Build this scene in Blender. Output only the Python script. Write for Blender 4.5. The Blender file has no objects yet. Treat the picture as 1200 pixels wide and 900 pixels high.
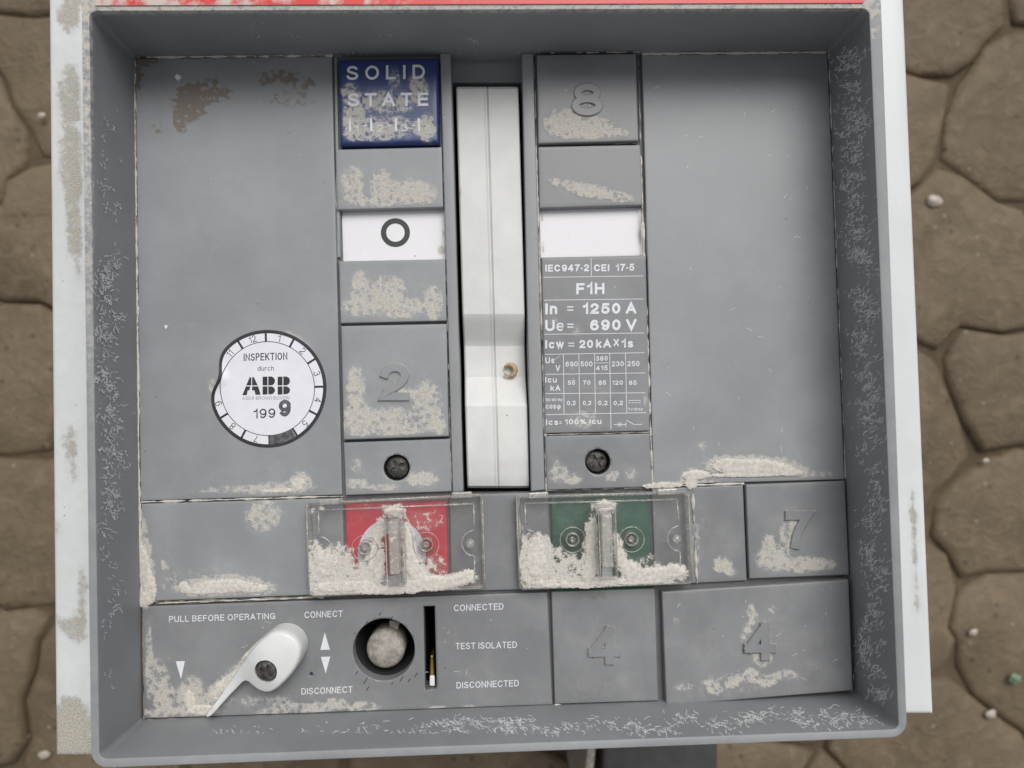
import bpy, bmesh, math, random
from mathutils import Vector, Matrix, noise
R = math.radians
random.seed(7)
sc = bpy.context.scene
COL = sc.collection

# ------------------------------------------------------------------ camera
FPX = 867.0
CAM = Vector((-0.0033, -0.0124, 0.3164))
rv = Vector((-0.0284, 0.0327, 0.0242))
RM = Matrix.Rotation(rv.length, 3, rv.normalized())      # world -> camera
cd = bpy.data.cameras.new('camera')
cam = bpy.data.objects.new('camera', cd)
COL.objects.link(cam)
cam.matrix_world = Matrix.Translation(CAM) @ RM.transposed().to_4x4()
cd.sensor_width = 36
cd.lens = FPX / 1200 * 36
cd.clip_start = 0.01
cd.clip_end = 200
cd.dof.use_dof = True
cd.dof.focus_distance = 0.316
cd.dof.aperture_fstop = 9.0
sc.camera = cam

# ------------------------------------------------------------------ light
SUN_AZ = R(22)      # from +y towards +x
SUN_EL = R(56)
w = bpy.data.worlds.new('World')
sc.world = w
w.use_nodes = True
nt = w.node_tree
bg = nt.nodes['Background']
sky = nt.nodes.new('ShaderNodeTexSky')
sky.sky_type = 'NISHITA'
sky.sun_disc = False
sky.sun_elevation = SUN_EL
sky.sun_rotation = SUN_AZ
sky.dust_density = 4
hs = nt.nodes.new('ShaderNodeHueSaturation')
hs.inputs['Saturation'].default_value = 0.13
nt.links.new(sky.outputs[0], hs.inputs['Color'])
nt.links.new(hs.outputs[0], bg.inputs[0])
bg.inputs[1].default_value = 0.085
sl = bpy.data.lights.new('sun', 'SUN')
sl.energy = 1.5
sl.angle = R(36)
sl.color = (1.0, 0.985, 0.96)
sun = bpy.data.objects.new('sun', sl)
COL.objects.link(sun)
sdir = Vector((math.sin(SUN_AZ) * math.cos(SUN_EL), math.cos(SUN_AZ) * math.cos(SUN_EL), math.sin(SUN_EL)))
sun.rotation_euler = sdir.to_track_quat('Z', 'Y').to_euler()
sc.view_settings.view_transform = 'Standard'
sc.view_settings.look = 'None'
sc.view_settings.gamma = 1
sc.view_settings.exposure = 0.25
sc.cycles.transparent_max_bounces = 40
sc.cycles.max_bounces = 12


# ------------------------------------------------------------------ geometry helpers
def ray(px, py):
    return RM.transposed() @ Vector(((px - 600) / FPX, (450 - py) / FPX, -1))


def P(px, py, z=0.0):
    d = ray(px, py)
    return CAM + d * ((z - CAM.z) / d.z)


def pix(v):
    q = RM @ (Vector(v) - CAM)
    return 600 + FPX * q.x / -q.z, 450 - FPX * q.y / -q.z


def tag(o, label=None, cat=None, group=None, kind=None):
    if label: o['label'] = label
    if cat: o['category'] = cat
    if group: o['group'] = group
    if kind: o['kind'] = kind
    return o


def link(name, me, mat=None, parent=None):
    o = bpy.data.objects.new(name, me)
    COL.objects.link(o)
    if mat and me is not None:
        if not me.materials: me.materials.append(mat)
    if parent: o.parent = parent
    return o


def mesh(name, vs, fs, mat=None, parent=None, smooth=False):
    me = bpy.data.meshes.new(name)
    me.from_pydata([tuple(v) for v in vs], [], fs)
    bm = bmesh.new(); bm.from_mesh(me)
    bmesh.ops.recalc_face_normals(bm, faces=bm.faces[:])
    bm.to_mesh(me); bm.free()
    if smooth: me.shade_smooth()
    return link(name, me, mat, parent)


def bl(q, u, v):
    """bilinear in a quad TL TR BR BL; v goes down"""
    return (q[0] * (1 - u) + q[1] * u) * (1 - v) + (q[3] * (1 - u) + q[2] * u) * v


# density of dust, blobs given as (cx, cy, rx, ry, angle, strength) on the photograph's face
BLOBS = []
STAINS = []


def fld(bl_, x, y):
    best = 0.0
    for cx, cy, rx, ry, a, s in bl_:
        dx = x - cx; dy = y - cy
        ca, sa = a
        u = (dx * ca + dy * sa) / rx
        v = (-dx * sa + dy * ca) / ry
        r = u * u + v * v
        if r < 1.7:
            t = s * min(1.0, max(0.0, (1.7 - r) / 1.3))
            best = 1 - (1 - best) * (1 - t) if t < best else max(t, best)
    return best


def addblobs(lst, items):
    for cx, cy, rx, ry, a, s in items:
        c = P(cx, cy, 0)
        k = 0.316 / FPX
        t = -R(a)
        lst.append((c.x, c.y, rx * k, ry * k, (math.cos(t), math.sin(t)), s))


def set_dust(o, base=0.0, scale=1.0):
    me = o.data
    n = len(me.vertices)
    at = me.attributes.new('dust', 'FLOAT', 'POINT')
    a2 = me.attributes.new('stain', 'FLOAT', 'POINT')
    va, vb = [0.0] * n, [0.0] * n
    for i, v in enumerate(me.vertices):
        # position on the z=0 plane seen from the lens so that blobs stay where they were measured
        t = CAM.z / (CAM.z - v.co.z) if v.co.z > -0.02 else 1
        x = CAM.x + (v.co.x - CAM.x) * t; y = CAM.y + (v.co.y - CAM.y) * t
        va[i] = max(base, fld(BLOBS, x, y) * scale)
        vb[i] = fld(STAINS, x, y)
    at.data.foreach_set('value', va)
    a2.data.foreach_set('value', vb)


def apply_bool(o, cutters):
    for c in cutters:
        m = o.modifiers.new('b', 'BOOLEAN'); m.operation = 'DIFFERENCE'; m.solver = 'EXACT'; m.object = c
    dg = bpy.context.evaluated_depsgraph_get()
    me = bpy.data.meshes.new_from_object(o.evaluated_get(dg))
    o.modifiers.clear()
    old = o.data; o.data = me
    me.name = o.name
    bpy.data.meshes.remove(old)
    for c in cutters:
        cm = c.data; bpy.data.objects.remove(c); bpy.data.meshes.remove(cm)


def tile(name, px4, mat, parent, z=0.0, depth=0.006, bev=0.0005, res=0.0014, base=0.03, holes=None, zfun=None, tilt=(0, 0, 0, 0), dust=True):
    q = [P(px4[i][0], px4[i][1], z + tilt[i]) for i in range(4)]
    wd = (q[1] - q[0]).length; hd = (q[3] - q[0]).length

    def params(L):
        b = bev / L
        n = max(1, int((L - 2 * bev) / res))
        return [0, b * .3, b * .65] + [b + (1 - 2 * b) * i / n for i in range(n + 1)] + [1 - b * .65, 1 - b * .3, 1]
    us, vs_ = params(wd), params(hd)
    V, F = [], []
    for v in vs_:
        for u in us:
            d = min(u * wd, (1 - u) * wd, v * hd, (1 - v) * hd)
            p = bl(q, u, v)
            if d < bev:
                t = 1 - d / bev
                p.z -= bev * (1 - math.sqrt(max(0, 1 - t * t)))
            if zfun: p.z += zfun(u, v)
            V.append(p)
    nu, nv = len(us), len(vs_)
    for j in range(nv - 1):
        for i in range(nu - 1):
            a = j * nu + i
            F.append((a, a + 1, a + nu + 1, a + nu))
    ring = [i for i in range(nu)] + [j * nu + nu - 1 for j in range(1, nv)] + [(nv - 1) * nu + i for i in range(nu - 2, -1, -1)] + [j * nu for j in range(nv - 2, 0, -1)]
    k0 = len(V)
    for i in ring:
        p = V[i].copy(); p.z = z - depth; V.append(p)
    n = len(ring)
    for i in range(n):
        j = (i + 1) % n
        F.append((ring[i], k0 + i, k0 + j, ring[j]))
    F.append(tuple(k0 + i for i in range(n)))
    o = mesh(name, V, F, mat, parent)
    if holes: apply_bool(o, holes)
    if dust: set_dust(o, base)
    for p in o.data.polygons: p.use_smooth = p.normal.z > 0.3
    return o


def cyl_cut(px, py, rpx, z0, z1, n=48):
    c = P(px, py, 0); r = rpx * 0.316 / FPX
    bm = bmesh.new()
    bmesh.ops.create_cone(bm, cap_ends=True, segments=n, radius1=r, radius2=r, depth=z1 - z0, matrix=Matrix.Translation((c.x, c.y, (z0 + z1) / 2)))
    me = bpy.data.meshes.new('cutter'); bm.to_mesh(me); bm.free()
    o = bpy.data.objects.new('cutter', me); COL.objects.link(o)
    return o


def quad_cut(px4, z0, z1):
    q = [P(x, y, 0) for x, y in px4]
    V = [Vector((p.x, p.y, z0)) for p in q] + [Vector((p.x, p.y, z1)) for p in q]
    F = [(0, 1, 2, 3), (7, 6, 5, 4), (0, 4, 5, 1), (1, 5, 6, 2), (2, 6, 7, 3), (3, 7, 4, 0)]
    return mesh('cutter', V, F)


def box(name, px4, z0, z1, mat, parent, bevel=0.0003, seg=2):
    q = [P(x, y, z1) for x, y in px4]
    V = [Vector((p.x, p.y, z0)) for p in q] + [Vector((p.x, p.y, z1)) for p in q]
    F = [(0, 1, 2, 3), (7, 6, 5, 4), (0, 4, 5, 1), (1, 5, 6, 2), (2, 6, 7, 3), (3, 7, 4, 0)]
    bm = bmesh.new()
    bv = [bm.verts.new(v) for v in V]
    for f in F: bm.faces.new([bv[i] for i in f])
    bmesh.ops.recalc_face_normals(bm, faces=bm.faces[:])
    if bevel: bmesh.ops.bevel(bm, geom=bm.edges[:], offset=bevel, segments=seg, affect='EDGES', profile=0.5)
    me = bpy.data.meshes.new(name); bm.to_mesh(me); bm.free()
    return link(name, me, mat, parent)


def wbox(name, x0, x1, y0, y1, z0, z1, mat, parent, bevel=0.0):
    bm = bmesh.new()
    bmesh.ops.create_cube(bm, size=1, matrix=Matrix.Translation(((x0 + x1) / 2, (y0 + y1) / 2, (z0 + z1) / 2)) @ Matrix.Diagonal((x1 - x0, y1 - y0, z1 - z0, 1)))
    if bevel: bmesh.ops.bevel(bm, geom=bm.edges[:], offset=bevel, segments=3, affect='EDGES', profile=0.5)
    me = bpy.data.meshes.new(name); bm.to_mesh(me); bm.free()
    return link(name, me, mat, parent)


def lathe(name, prof, c, mat, parent, n=40, close=False):
    """prof: (r, z) list around vertical axis at c (world)"""
    V, F = [], []
    for r, z in prof:
        for i in range(n):
            a = 2 * math.pi * i / n
            V.append((c.x + r * math.cos(a), c.y + r * math.sin(a), z))
    for k in range(len(prof) - 1):
        for i in range(n):
            j = (i + 1) % n
            F.append((k * n + i, k * n + j, (k + 1) * n + j, (k + 1) * n + i))
    if close:
        k = len(prof) - 1
        for i in range(n):
            j = (i + 1) % n
            F.append((k * n + i, k * n + j, j, i))
    else:
        if prof[-1][0] > 1e-6: F.append(tuple((len(prof) - 1) * n + i for i in range(n)))
        if prof[0][0] > 1e-6: F.append(tuple(range(n)))
    o = mesh(name, V, F, mat, parent, True)
    return o


# ---- lettering: a grotesque stroke alphabet, centre lines in a box one cap height tall
def _e(cx, cy, rx, ry, a0, a1, n=None):
    n = n or max(4, int(abs(a1 - a0) / 15))
    return [(cx + rx * math.cos(R(a0 + (a1 - a0) * i / n)), cy + ry * math.sin(R(a0 + (a1 - a0) * i / n))) for i in range(n + 1)]


G = {
    ' ': (.22, []), 'I': (.0, [[(0, 0), (0, 1)]]), '1': (.26, [[(0, .77), (.10, .79), (.2, .86), (.26, 1), (.26, 0)]]),
    'E': (.52, [[(.52, 1), (0, 1), (0, 0), (.52, 0)], [(0, .52), (.48, .52)]]),
    'F': (.50, [[(.50, 1), (0, 1), (0, 0)], [(0, .51), (.44, .51)]]),
    'H': (.60, [[(0, 0), (0, 1)], [(.6, 0), (.6, 1)], [(0, .52), (.6, .52)]]),
    'L': (.48, [[(0, 1), (0, 0), (.48, 0)]]), 'T': (.60, [[(0, 1), (.6, 1)], [(.3, 1), (.3, 0)]]),
    'N': (.60, [[(0, 0), (0, 1), (.6, 0), (.6, 1)]]), 'A': (.68, [[(0, 0), (.34, 1), (.68, 0)], [(.12, .32), (.56, .32)]]),
    'V': (.64, [[(0, 1), (.32, 0), (.64, 1)]]), 'K': (.60, [[(0, 0), (0, 1)], [(.58, 1), (0, .36)], [(.2, .56), (.6, 0)]]),
    'W': (.9, [[(0, 1), (.22, 0), (.45, 1), (.68, 0), (.9, 1)]]),
    'P': (.54, [[(0, 0), (0, 1), (.30, 1)] + _e(.30, .745, .24, .255, 90, -90) + [(0, .49)]]),
    'R': (.58, [[(0, 0), (0, 1), (.32, 1)] + _e(.32, .76, .23, .24, 90, -90) + [(0, .52)], [(.34, .52), (.50, .42), (.54, .1), (.58, 0)]]),
    'B': (.56, [[(0, .53), (.30, .53)] + _e(.30, .765, .22, .235, -90, 90) + [(0, 1), (0, 0), (.30, 0)] + _e(.30, .265, .26, .265, -90, 90)]),
    'D': (.62, [[(0, 0), (0, 1), (.25, 1)] + _e(.25, .5, .37, .5, 90, -90) + [(0, 0)]]),
    'O': (.70, [_e(.35, .5, .35, .5, 0, 360, 28)]), 'C': (.66, [_e(.35, .5, .35, .5, 38, 322, 22)]),
    'G': (.68, [_e(.35, .5, .35, .5, 40, 318, 22), [(.40, .46), (.68, .46), (.68, 0)]]),
    'U': (.60, [[(0, 1), (0, .30)] + _e(.3, .30, .3, .30, 180, 360) + [(.6, 1)]]),
    'S': (.58, [_e(.29, .76, .26, .24, 25, 180) + [(.06, .64), (.18, .56), (.40, .47), (.53, .38)] + _e(.29, .25, .29, .25, 10, -168)]),
    '2': (.52, [_e(.25, .72, .25, .28, 170, -25) + [(.40, .46), (.06, .16), (0, 0), (.52, 0)]]),
    '3': (.52, [_e(.25, .76, .22, .24, 160, -90), _e(.25, .27, .27, .27, 82, -165)]),
    '4': (.56, [[(.40, 0), (.40, 1)], [(.37, .98), (.0, .29)], [(-.02, .27), (.56, .27)]]),
    '5': (.52, [[(.48, 1), (.10, 1), (.03, .50)] + _e(.25, .32, .27, .32, 125, -145)]),
    '6': (.52, [_e(.26, .31, .26, .31, 0, 360, 22), _e(.27, .6, .24, .4, 40, 90)[::-1][::-1] + _e(.27, .5, .27, .5, 90, 180) + [(0, .31)]]),
    '7': (.52, [[(0, 1), (.52, 1), (.34, .66), (.22, .34), (.17, 0)]]),
    '8': (.54, [_e(.27, .76, .22, .24, 0, 360, 22), _e(.27, .26, .27, .26, 0, 360, 22)]),
    '9': (.52, [_e(.26, .69, .26, .31, 0, 360, 22), _e(.25, .4, .24, .4, 220, 270) + _e(.25, .5, .27, .5, 270, 360) + [(.52, .69)]]),
    '0': (.52, [_e(.26, .5, .26, .5, 0, 360, 26)]),
    ',': (.06, [[(.05, .07), (.05, 0), (0, -.14)]]), '.': (.03, [[(0, 0), (.03, 0)]]), '\u00b7': (.05, [[(0, .38), (.05, .38)]]),
    '=': (.40, [[(0, .58), (.4, .58)], [(0, .30), (.4, .30)]]), '-': (.25, [[(0, .36), (.25, .36)]]),
    '%': (.80, [_e(.15, .78, .14, .2, 0, 360, 14), _e(.65, .22, .14, .2, 0, 360, 14), [(.62, 1), (.18, 0)]]),
    'n': (.44, [[(0, 0), (0, .72)], [(0, .48)] + _e(.22, .48, .22, .24, 160, 0) + [(.44, 0)]]),
    'h': (.44, [[(0, 0), (0, 1)], [(0, .48)] + _e(.22, .48, .22, .24, 160, 0) + [(.44, 0)]]),
    'm': (.72, [[(0, 0), (0, .72)], _e(.18, .5, .18, .22, 170, 0) + [(.36, 0)], _e(.54, .5, .18, .22, 170, 0) + [(.72, 0)]]),
    'r': (.26, [[(0, 0), (0, .72)], _e(.22, .46, .22, .26, 170, 85)]),
    'u': (.44, [[(0, .72), (0, .24)] + _e(.22, .24, .22, .24, 180, 350), [(.44, .72), (.44, 0)]]),
    'e': (.48, [[(0, .37), (.48, .37)] + _e(.24, .36, .24, .36, 0, 305, 18)]),
    'c': (.44, [_e(.24, .36, .24, .36, 45, 315, 16)]), 'o': (.48, [_e(.24, .36, .24, .36, 0, 360, 20)]),
    'd': (.46, [_e(.23, .36, .23, .36, 0, 360, 18), [(.46, 1), (.46, 0)]]),
    's': (.40, [_e(.20, .55, .18, .17, 30, 180) + [(.10, .42), (.30, .33)] + _e(.20, .17, .20, .17, 20, -160)]),
    'w': (.66, [[(0, .72), (.16, 0), (.33, .72), (.50, 0), (.66, .72)]]), 'x': (.46, [[(0, .72), (.46, 0)], [(0, 0), (.46, .72)]]),
    'z': (.42, [[(0, .72), (.42, .72), (0, 0), (.42, 0)]]), 'k': (.44, [[(0, 0), (0, 1)], [(.42, .72), (0, .26)], [(.16, .42), (.44, 0)]]),
    '\u03c6': (.50, [_e(.25, .33, .25, .33, 110, 430, 18), [(.33, .66), (.18, -.30)]]),
}


def layout(s, track):
    """list of strokes of a string and its total width, in cap heights"""
    x = 0.0; out = []
    for k, ch in enumerate(s):
        w_, st_ = G[ch]
        for q in st_: out.append([(x + a, b_) for a, b_ in q])
        x += w_ + (track if ch != ' ' else .12)
    return out, x - track


def ribbon(pts, w_):
    """left and right outline of a stroke with mitred joints, square ends"""
    closed = len(pts) > 3 and math.hypot(pts[0][0] - pts[-1][0], pts[0][1] - pts[-1][1]) < 1e-6
    p = [Vector(a) for a in pts]
    if closed: p = p[:-1]
    n = len(p); Lf, Rt = [], []
    for i in range(n):
        d0 = (p[i] - p[i - 1]) if (i > 0 or closed) else (p[1] - p[0])
        d1 = (p[(i + 1) % n] - p[i]) if (i < n - 1 or closed) else (p[-1] - p[-2])
        d0 = d0.normalized() if d0.length > 1e-9 else d1.normalized()
        d1 = d1.normalized() if d1.length > 1e-9 else d0
        t = (d0 + d1)
        t = t.normalized() if t.length > 1e-6 else d1
        nn_ = Vector((-t.y, t.x)); c_ = max(.38, nn_.dot(Vector((-d1.y, d1.x))))
        q = p[i]
        if not closed and i == 0: q = q - d1 * w_ / 2 * .96
        if not closed and i == n - 1: q = q + d0 * w_ / 2 * .96
        Lf.append(q + nn_ * (w_ / 2 / c_)); Rt.append(q - nn_ * (w_ / 2 / c_))
    return Lf, Rt, closed


class Ink:
    """collects flat print lying on one part"""
    def __init__(self, z): self.z = z; self.V = []; self.F = []

    def poly(self, pts, dz=0.0):
        k = len(self.V)
        self.V += [P(x, y, self.z + dz) for x, y in pts]
        self.F.append(tuple(range(k, k + len(pts))))

    def line(self, x0, y0, x1, y1, w=0.7, dz=0.0):
        dx, dy = x1 - x0, y1 - y0; L = math.hypot(dx, dy) or 1
        nx, ny = -dy / L * w / 2, dx / L * w / 2
        self.poly([(x0 + nx, y0 + ny), (x1 + nx, y1 + ny), (x1 - nx, y1 - ny), (x0 - nx, y0 - ny)], dz)

    def strokes(self, sts, wt):
        for m_, q in enumerate(sts):
            Lf, Rt, cl_ = ribbon(q, wt)
            k = len(self.V); n = len(Lf)
            dz = (m_ % 3) * 9e-6
            for a, b_ in zip(Lf, Rt): self.V += [P(a.x, a.y, self.z + dz), P(b_.x, b_.y, self.z + dz)]
            for i in range(n if cl_ else n - 1):
                j = (i + 1) % n
                self.F.append((k + 2 * i, k + 2 * j, k + 2 * j + 1, k + 2 * i + 1))

    def text(self, s, x0, y0, x1, y1, h, wt=1.0, track=.15, slant=0.0):
        st_, W_ = layout(s, track + 1.15 * wt / h)
        sts = []
        for q in st_:
            o_ = []
            for gx_, gy_ in q:
                u = gx_ / W_ if W_ > 1e-6 else .5
                x = x0 + wt / 2 + (x1 - x0 - wt) * u
                o_.append((x + gy_ * slant, y0 + (y1 - y0) * u - wt / 2 - (h - wt) * gy_))
            sts.append(o_)
        self.strokes(sts, wt)

    def textrot(self, s, cx, cy, h, wdt, ang, wt=.7):
        st_, W_ = layout(s, .3)
        up = (math.cos(R(ang)), -math.sin(R(ang))); rt = (math.sin(R(ang)), math.cos(R(ang)))
        sts = []
        for q in st_:
            o_ = []
            for gx_, gy_ in q:
                u = (gx_ / W_ - .5) * wdt if W_ > 1e-6 else 0; t = (gy_ - .5) * h
                o_.append((cx + rt[0] * u + up[0] * t, cy + rt[1] * u + up[1] * t))
            sts.append(o_)
        self.strokes(sts, wt)

    def build(self, name, mat, parent, dust=True):
        me = bpy.data.meshes.new(name)
        me.from_pydata([tuple(v) for v in self.V], [], self.F)
        bm = bmesh.new(); bm.from_mesh(me)
        for f in bm.faces:
            f.normal_update()
            if f.normal.z < 0: f.normal_flip()
        bm.to_mesh(me); bm.free()
        o = link(name, me, mat, parent)
        if dust: set_dust(o, 0.05, 0.55)
        return o


def digit(s, x0, y0, x1, y1, z, hm, mat, parent, wt=10.6):
    """raised moulded figure; px box x0,y0 (top left) x1,y1 (bottom right)"""
    st_, W_ = layout(s, .2)
    V, F = [], []
    for m_, q in enumerate(st_):
        pts = [(x0 + wt / 2 + (x1 - x0 - wt) * a / W_, y1 - wt / 2 - (y1 - y0 - wt) * b_) for a, b_ in q]
        dz = -m_ * 1.5e-5
        outer = ribbon(pts, wt + 2.0); inner_ = ribbon(pts, wt - 1.0)
        n = len(outer[0]); k = len(V)
        for i in range(n):
            V += [P(*outer[0][i], z - .0003), P(*inner_[0][i], z + hm + dz), P(*inner_[1][i], z + hm + dz), P(*outer[1][i], z - .0003)]
        for i in range(n if outer[2] else n - 1):
            j = (i + 1) % n
            for c_ in range(3):
                F.append((k + 4 * i + c_, k + 4 * j + c_, k + 4 * j + c_ + 1, k + 4 * i + c_ + 1))
        if not outer[2]:
            F += [(k, k + 1, k + 2, k + 3), (k + 4 * n - 4, k + 4 * n - 3, k + 4 * n - 2, k + 4 * n - 1)]
    o = mesh('embossed_number', V, F, mat, parent)
    # outward normals: flip per face so that upper faces look up
    bm = bmesh.new(); bm.from_mesh(o.data)
    for f in bm.faces:
        if f.normal.z < -1e-4: f.normal_flip()
    bm.to_mesh(o.data); bm.free()
    set_dust(o, 0.04, .30)
    at = o.data.attributes['dust'].data
    for i in range(0, len(V), 4):
        at[i].value = .95; at[i + 3].value = .95
    return o


# ------------------------------------------------------------------ materials
def newmat(name):
    m = bpy.data.materials.new(name); m.use_nodes = True
    n = m.node_tree.nodes; l = m.node_tree.links
    return m, n, l, n['Principled BSDF']


def N(n, t, **kw):
    x = n.new(t)
    for k, v in kw.items():
        if k in x.inputs: x.inputs[k].default_value = v
        else: setattr(x, k, v)
    return x


def math_(n, l, op, a, b=None, c=None, clamp=False):
    x = n.new('ShaderNodeMath'); x.operation = op; x.use_clamp = clamp
    for i, s in enumerate((a, b, c)):
        if s is None: continue
        if isinstance(s, (int, float)): x.inputs[i].default_value = s
        else: l.new(s, x.inputs[i])
    return x.outputs[0]


def mixc(n, l, fac, a, b):
    x = n.new('ShaderNodeMix'); x.data_type = 'RGBA'
    if isinstance(fac, (int, float)): x.inputs[0].default_value = fac
    else: l.new(fac, x.inputs[0])
    for i, s in ((6, a), (7, b)):
        if isinstance(s, tuple): x.inputs[i].default_value = (*s, 1)
        else: l.new(s, x.inputs[i])
    return x.outputs[2]


def smooth(n, l, v, lo, hi):
    x = n.new('ShaderNodeMapRange'); x.interpolation_type = 'SMOOTHSTEP'
    l.new(v, x.inputs[0])
    for i, s in ((1, lo), (2, hi)):
        if isinstance(s, (int, float)): x.inputs[i].default_value = s
        else: l.new(s, x.inputs[i])
    return x.outputs[0]


DUSTC = (0.57, 0.545, 0.495)
DUSTC2 = (0.60, 0.50, 0.40)


def dusty(name, col, rough=0.42, spec=0.5, dustc=DUSTC, mottling=0.08, grain=0.02, fine=1.0, cells=0.5, soft=1.0, metal=0.0, gdark=0.30):
    m, n, l, b = newmat(name)
    tc = N(n, 'ShaderNodeTexCoord')
    co = tc.outputs['Object']
    n4 = N(n, 'ShaderNodeTexNoise', Scale=75.0, Detail=8.0, Roughness=0.72, Distortion=1.2); l.new(co, n4.inputs['Vector'])
    n1 = N(n, 'ShaderNodeTexNoise', Scale=1300.0 * fine, Detail=5.0, Roughness=0.7); l.new(co, n1.inputs['Vector'])
    n2 = N(n, 'ShaderNodeTexNoise', Scale=330.0, Detail=4.0, Roughness=0.6, Distortion=0.6); l.new(co, n2.inputs['Vector'])
    vo = N(n, 'ShaderNodeTexVoronoi', Scale=400.0); vo.feature = 'F1'
    wp = N(n, 'ShaderNodeVectorMath'); wp.operation = 'MULTIPLY_ADD'; nw = N(n, 'ShaderNodeTexNoise', Scale=500.0, Detail=3.0); l.new(co, nw.inputs['Vector']); l.new(nw.outputs['Color'], wp.inputs[0]); wp.inputs[1].default_value = (.0022, .0022, .0022); l.new(co, wp.inputs[2]); l.new(wp.outputs[0], vo.inputs['Vector'])
    va = math_(n, l, 'SUBTRACT', vo.outputs['Distance'], 0.4)
    mix = math_(n, l, 'MULTIPLY', n1.outputs[0], 0.60)
    mix = math_(n, l, 'MULTIPLY_ADD', n2.outputs[0], 0.40, mix)
    mix = math_(n, l, 'MULTIPLY_ADD', va, cells, mix)
    nn = N(n, 'ShaderNodeMapRange'); l.new(mix, nn.inputs[0]); nn.inputs[1].default_value = 0.27; nn.inputs[2].default_value = 0.75
    at = N(n, 'ShaderNodeAttribute', attribute_name='dust'); d = at.outputs['Fac']
    n5 = N(n, 'ShaderNodeTexNoise', Scale=160.0, Detail=5.0, Roughness=0.6, Distortion=1.0); l.new(co, n5.inputs['Vector'])
    dd = math_(n, l, 'MULTIPLY_ADD', math_(n, l, 'SUBTRACT', n5.outputs[0], 0.5), 0.7, d)
    inv = math_(n, l, 'SUBTRACT', 1.0, dd)
    thick = math_(n, l, 'SUBTRACT', nn.outputs[0], inv)
    gate = smooth(n, l, d, 0.22, 0.55)
    mask = math_(n, l, 'MULTIPLY', smooth(n, l, thick, -0.30 * soft, 0.36 * soft), gate)
    mask = math_(n, l, 'MULTIPLY', mask, 0.86)
    haze = math_(n, l, 'MULTIPLY', d, math_(n, l, 'MULTIPLY', smooth(n, l, n4.outputs[0], 0.33, 0.70), 0.60))
    mask = math_(n, l, 'MAXIMUM', mask, haze)
    # general wear of the plastic itself
    n3 = N(n, 'ShaderNodeTexNoise', Scale=22.0, Detail=6.0, Roughness=0.65); l.new(co, n3.inputs['Vector'])
    w3 = smooth(n, l, n3.outputs[0], 0.35, 0.75)
    c1 = tuple(c * (1 - mottling) for c in col); c2 = tuple(min(1, c * (1 + mottling) + 0.01) for c in col)
    base = mixc(n, l, w3, c1, c2)
    # rubbed pale film
    film = smooth(n, l, n4.outputs[0], 0.56, 0.78)
    film = math_(n, l, 'MULTIPLY', film, 0.16)
    base = mixc(n, l, film, base, tuple(min(.7, c * 1.25 + .07) for c in col))
    # tiny dark and light specks
    v2 = N(n, 'ShaderNodeTexVoronoi', Scale=210.0); l.new(co, v2.inputs['Vector'])
    sp = math_(n, l, 'LESS_THAN', v2.outputs['Distance'], 0.075)
    v2r = N(n, 'ShaderNodeSeparateColor'); l.new(v2.outputs['Color'], v2r.inputs[0])
    sp1 = math_(n, l, 'MULTIPLY', sp, math_(n, l, 'GREATER_THAN', v2r.outputs[0], 0.93))
    base = mixc(n, l, math_(n, l, 'MULTIPLY', sp1, 0.6), base, (0.06, 0.05, 0.045))
    sp2 = math_(n, l, 'MULTIPLY', sp, math_(n, l, 'LESS_THAN', v2r.outputs[0], 0.06))
    base = mixc(n, l, math_(n, l, 'MULTIPLY', sp2, 0.6), base, (0.6, 0.58, 0.55))
    # brown soil stain
    st = N(n, 'ShaderNodeAttribute', attribute_name='stain'); s = st.outputs['Fac']
    sinv = math_(n, l, 'SUBTRACT', 1.0, s)
    smask = smooth(n, l, nn.outputs[0], math_(n, l, 'SUBTRACT', sinv, 0.14), math_(n, l, 'ADD', sinv, 0.10))
    smask = math_(n, l, 'MULTIPLY', smask, smooth(n, l, s, 0.1, 0.35))
    base = mixc(n, l, math_(n, l, 'MULTIPLY', smask, 0.82), base, (0.165, 0.130, 0.098))
    tint = mixc(n, l, smooth(n, l, n2.outputs[0], 0.4, 0.62), dustc, tuple(a_ * b_ for a_, b_ in zip(dustc, (1.03, .99, .94))))
    tint = mixc(n, l, smooth(n, l, thick, 0.05, 0.45), tuple(a_ * b_ for a_, b_ in zip(dustc, (.93, .96, 1.02))), tint)
    grn = smooth(n, l, n1.outputs[0], 0.36, 0.60)
    tint = mixc(n, l, grn, mixc(n, l, gdark, tint, (0.13, .12, .105)), tint)
    out = mixc(n, l, mask, base, tint)
    l.new(out, b.inputs['Base Color'])
    rr = N(n, 'ShaderNodeMix'); l.new(mask, rr.inputs[0]); 
    r0 = math_(n, l, 'MULTIPLY_ADD', w3, 0.12, rough)
    l.new(r0, rr.inputs[2]); rr.inputs[3].default_value = 0.95
    l.new(rr.outputs[0], b.inputs['Roughness'])
    b.inputs['Specular IOR Level'].default_value = spec
    b.inputs['Metallic'].default_value = metal
    hgt = math_(n, l, 'MULTIPLY', mask, math_(n, l, 'MULTIPLY_ADD', n1.outputs[0], 1.5, 0.3))
    hgt = math_(n, l, 'ADD', hgt, math_(n, l, 'MULTIPLY', n1.outputs[0], grain))
    bu = N(n, 'ShaderNodeBump', Strength=0.45, Distance=0.00028); l.new(hgt, bu.inputs['Height'])
    l.new(bu.outputs[0], b.inputs['Normal'])
    return m


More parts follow.
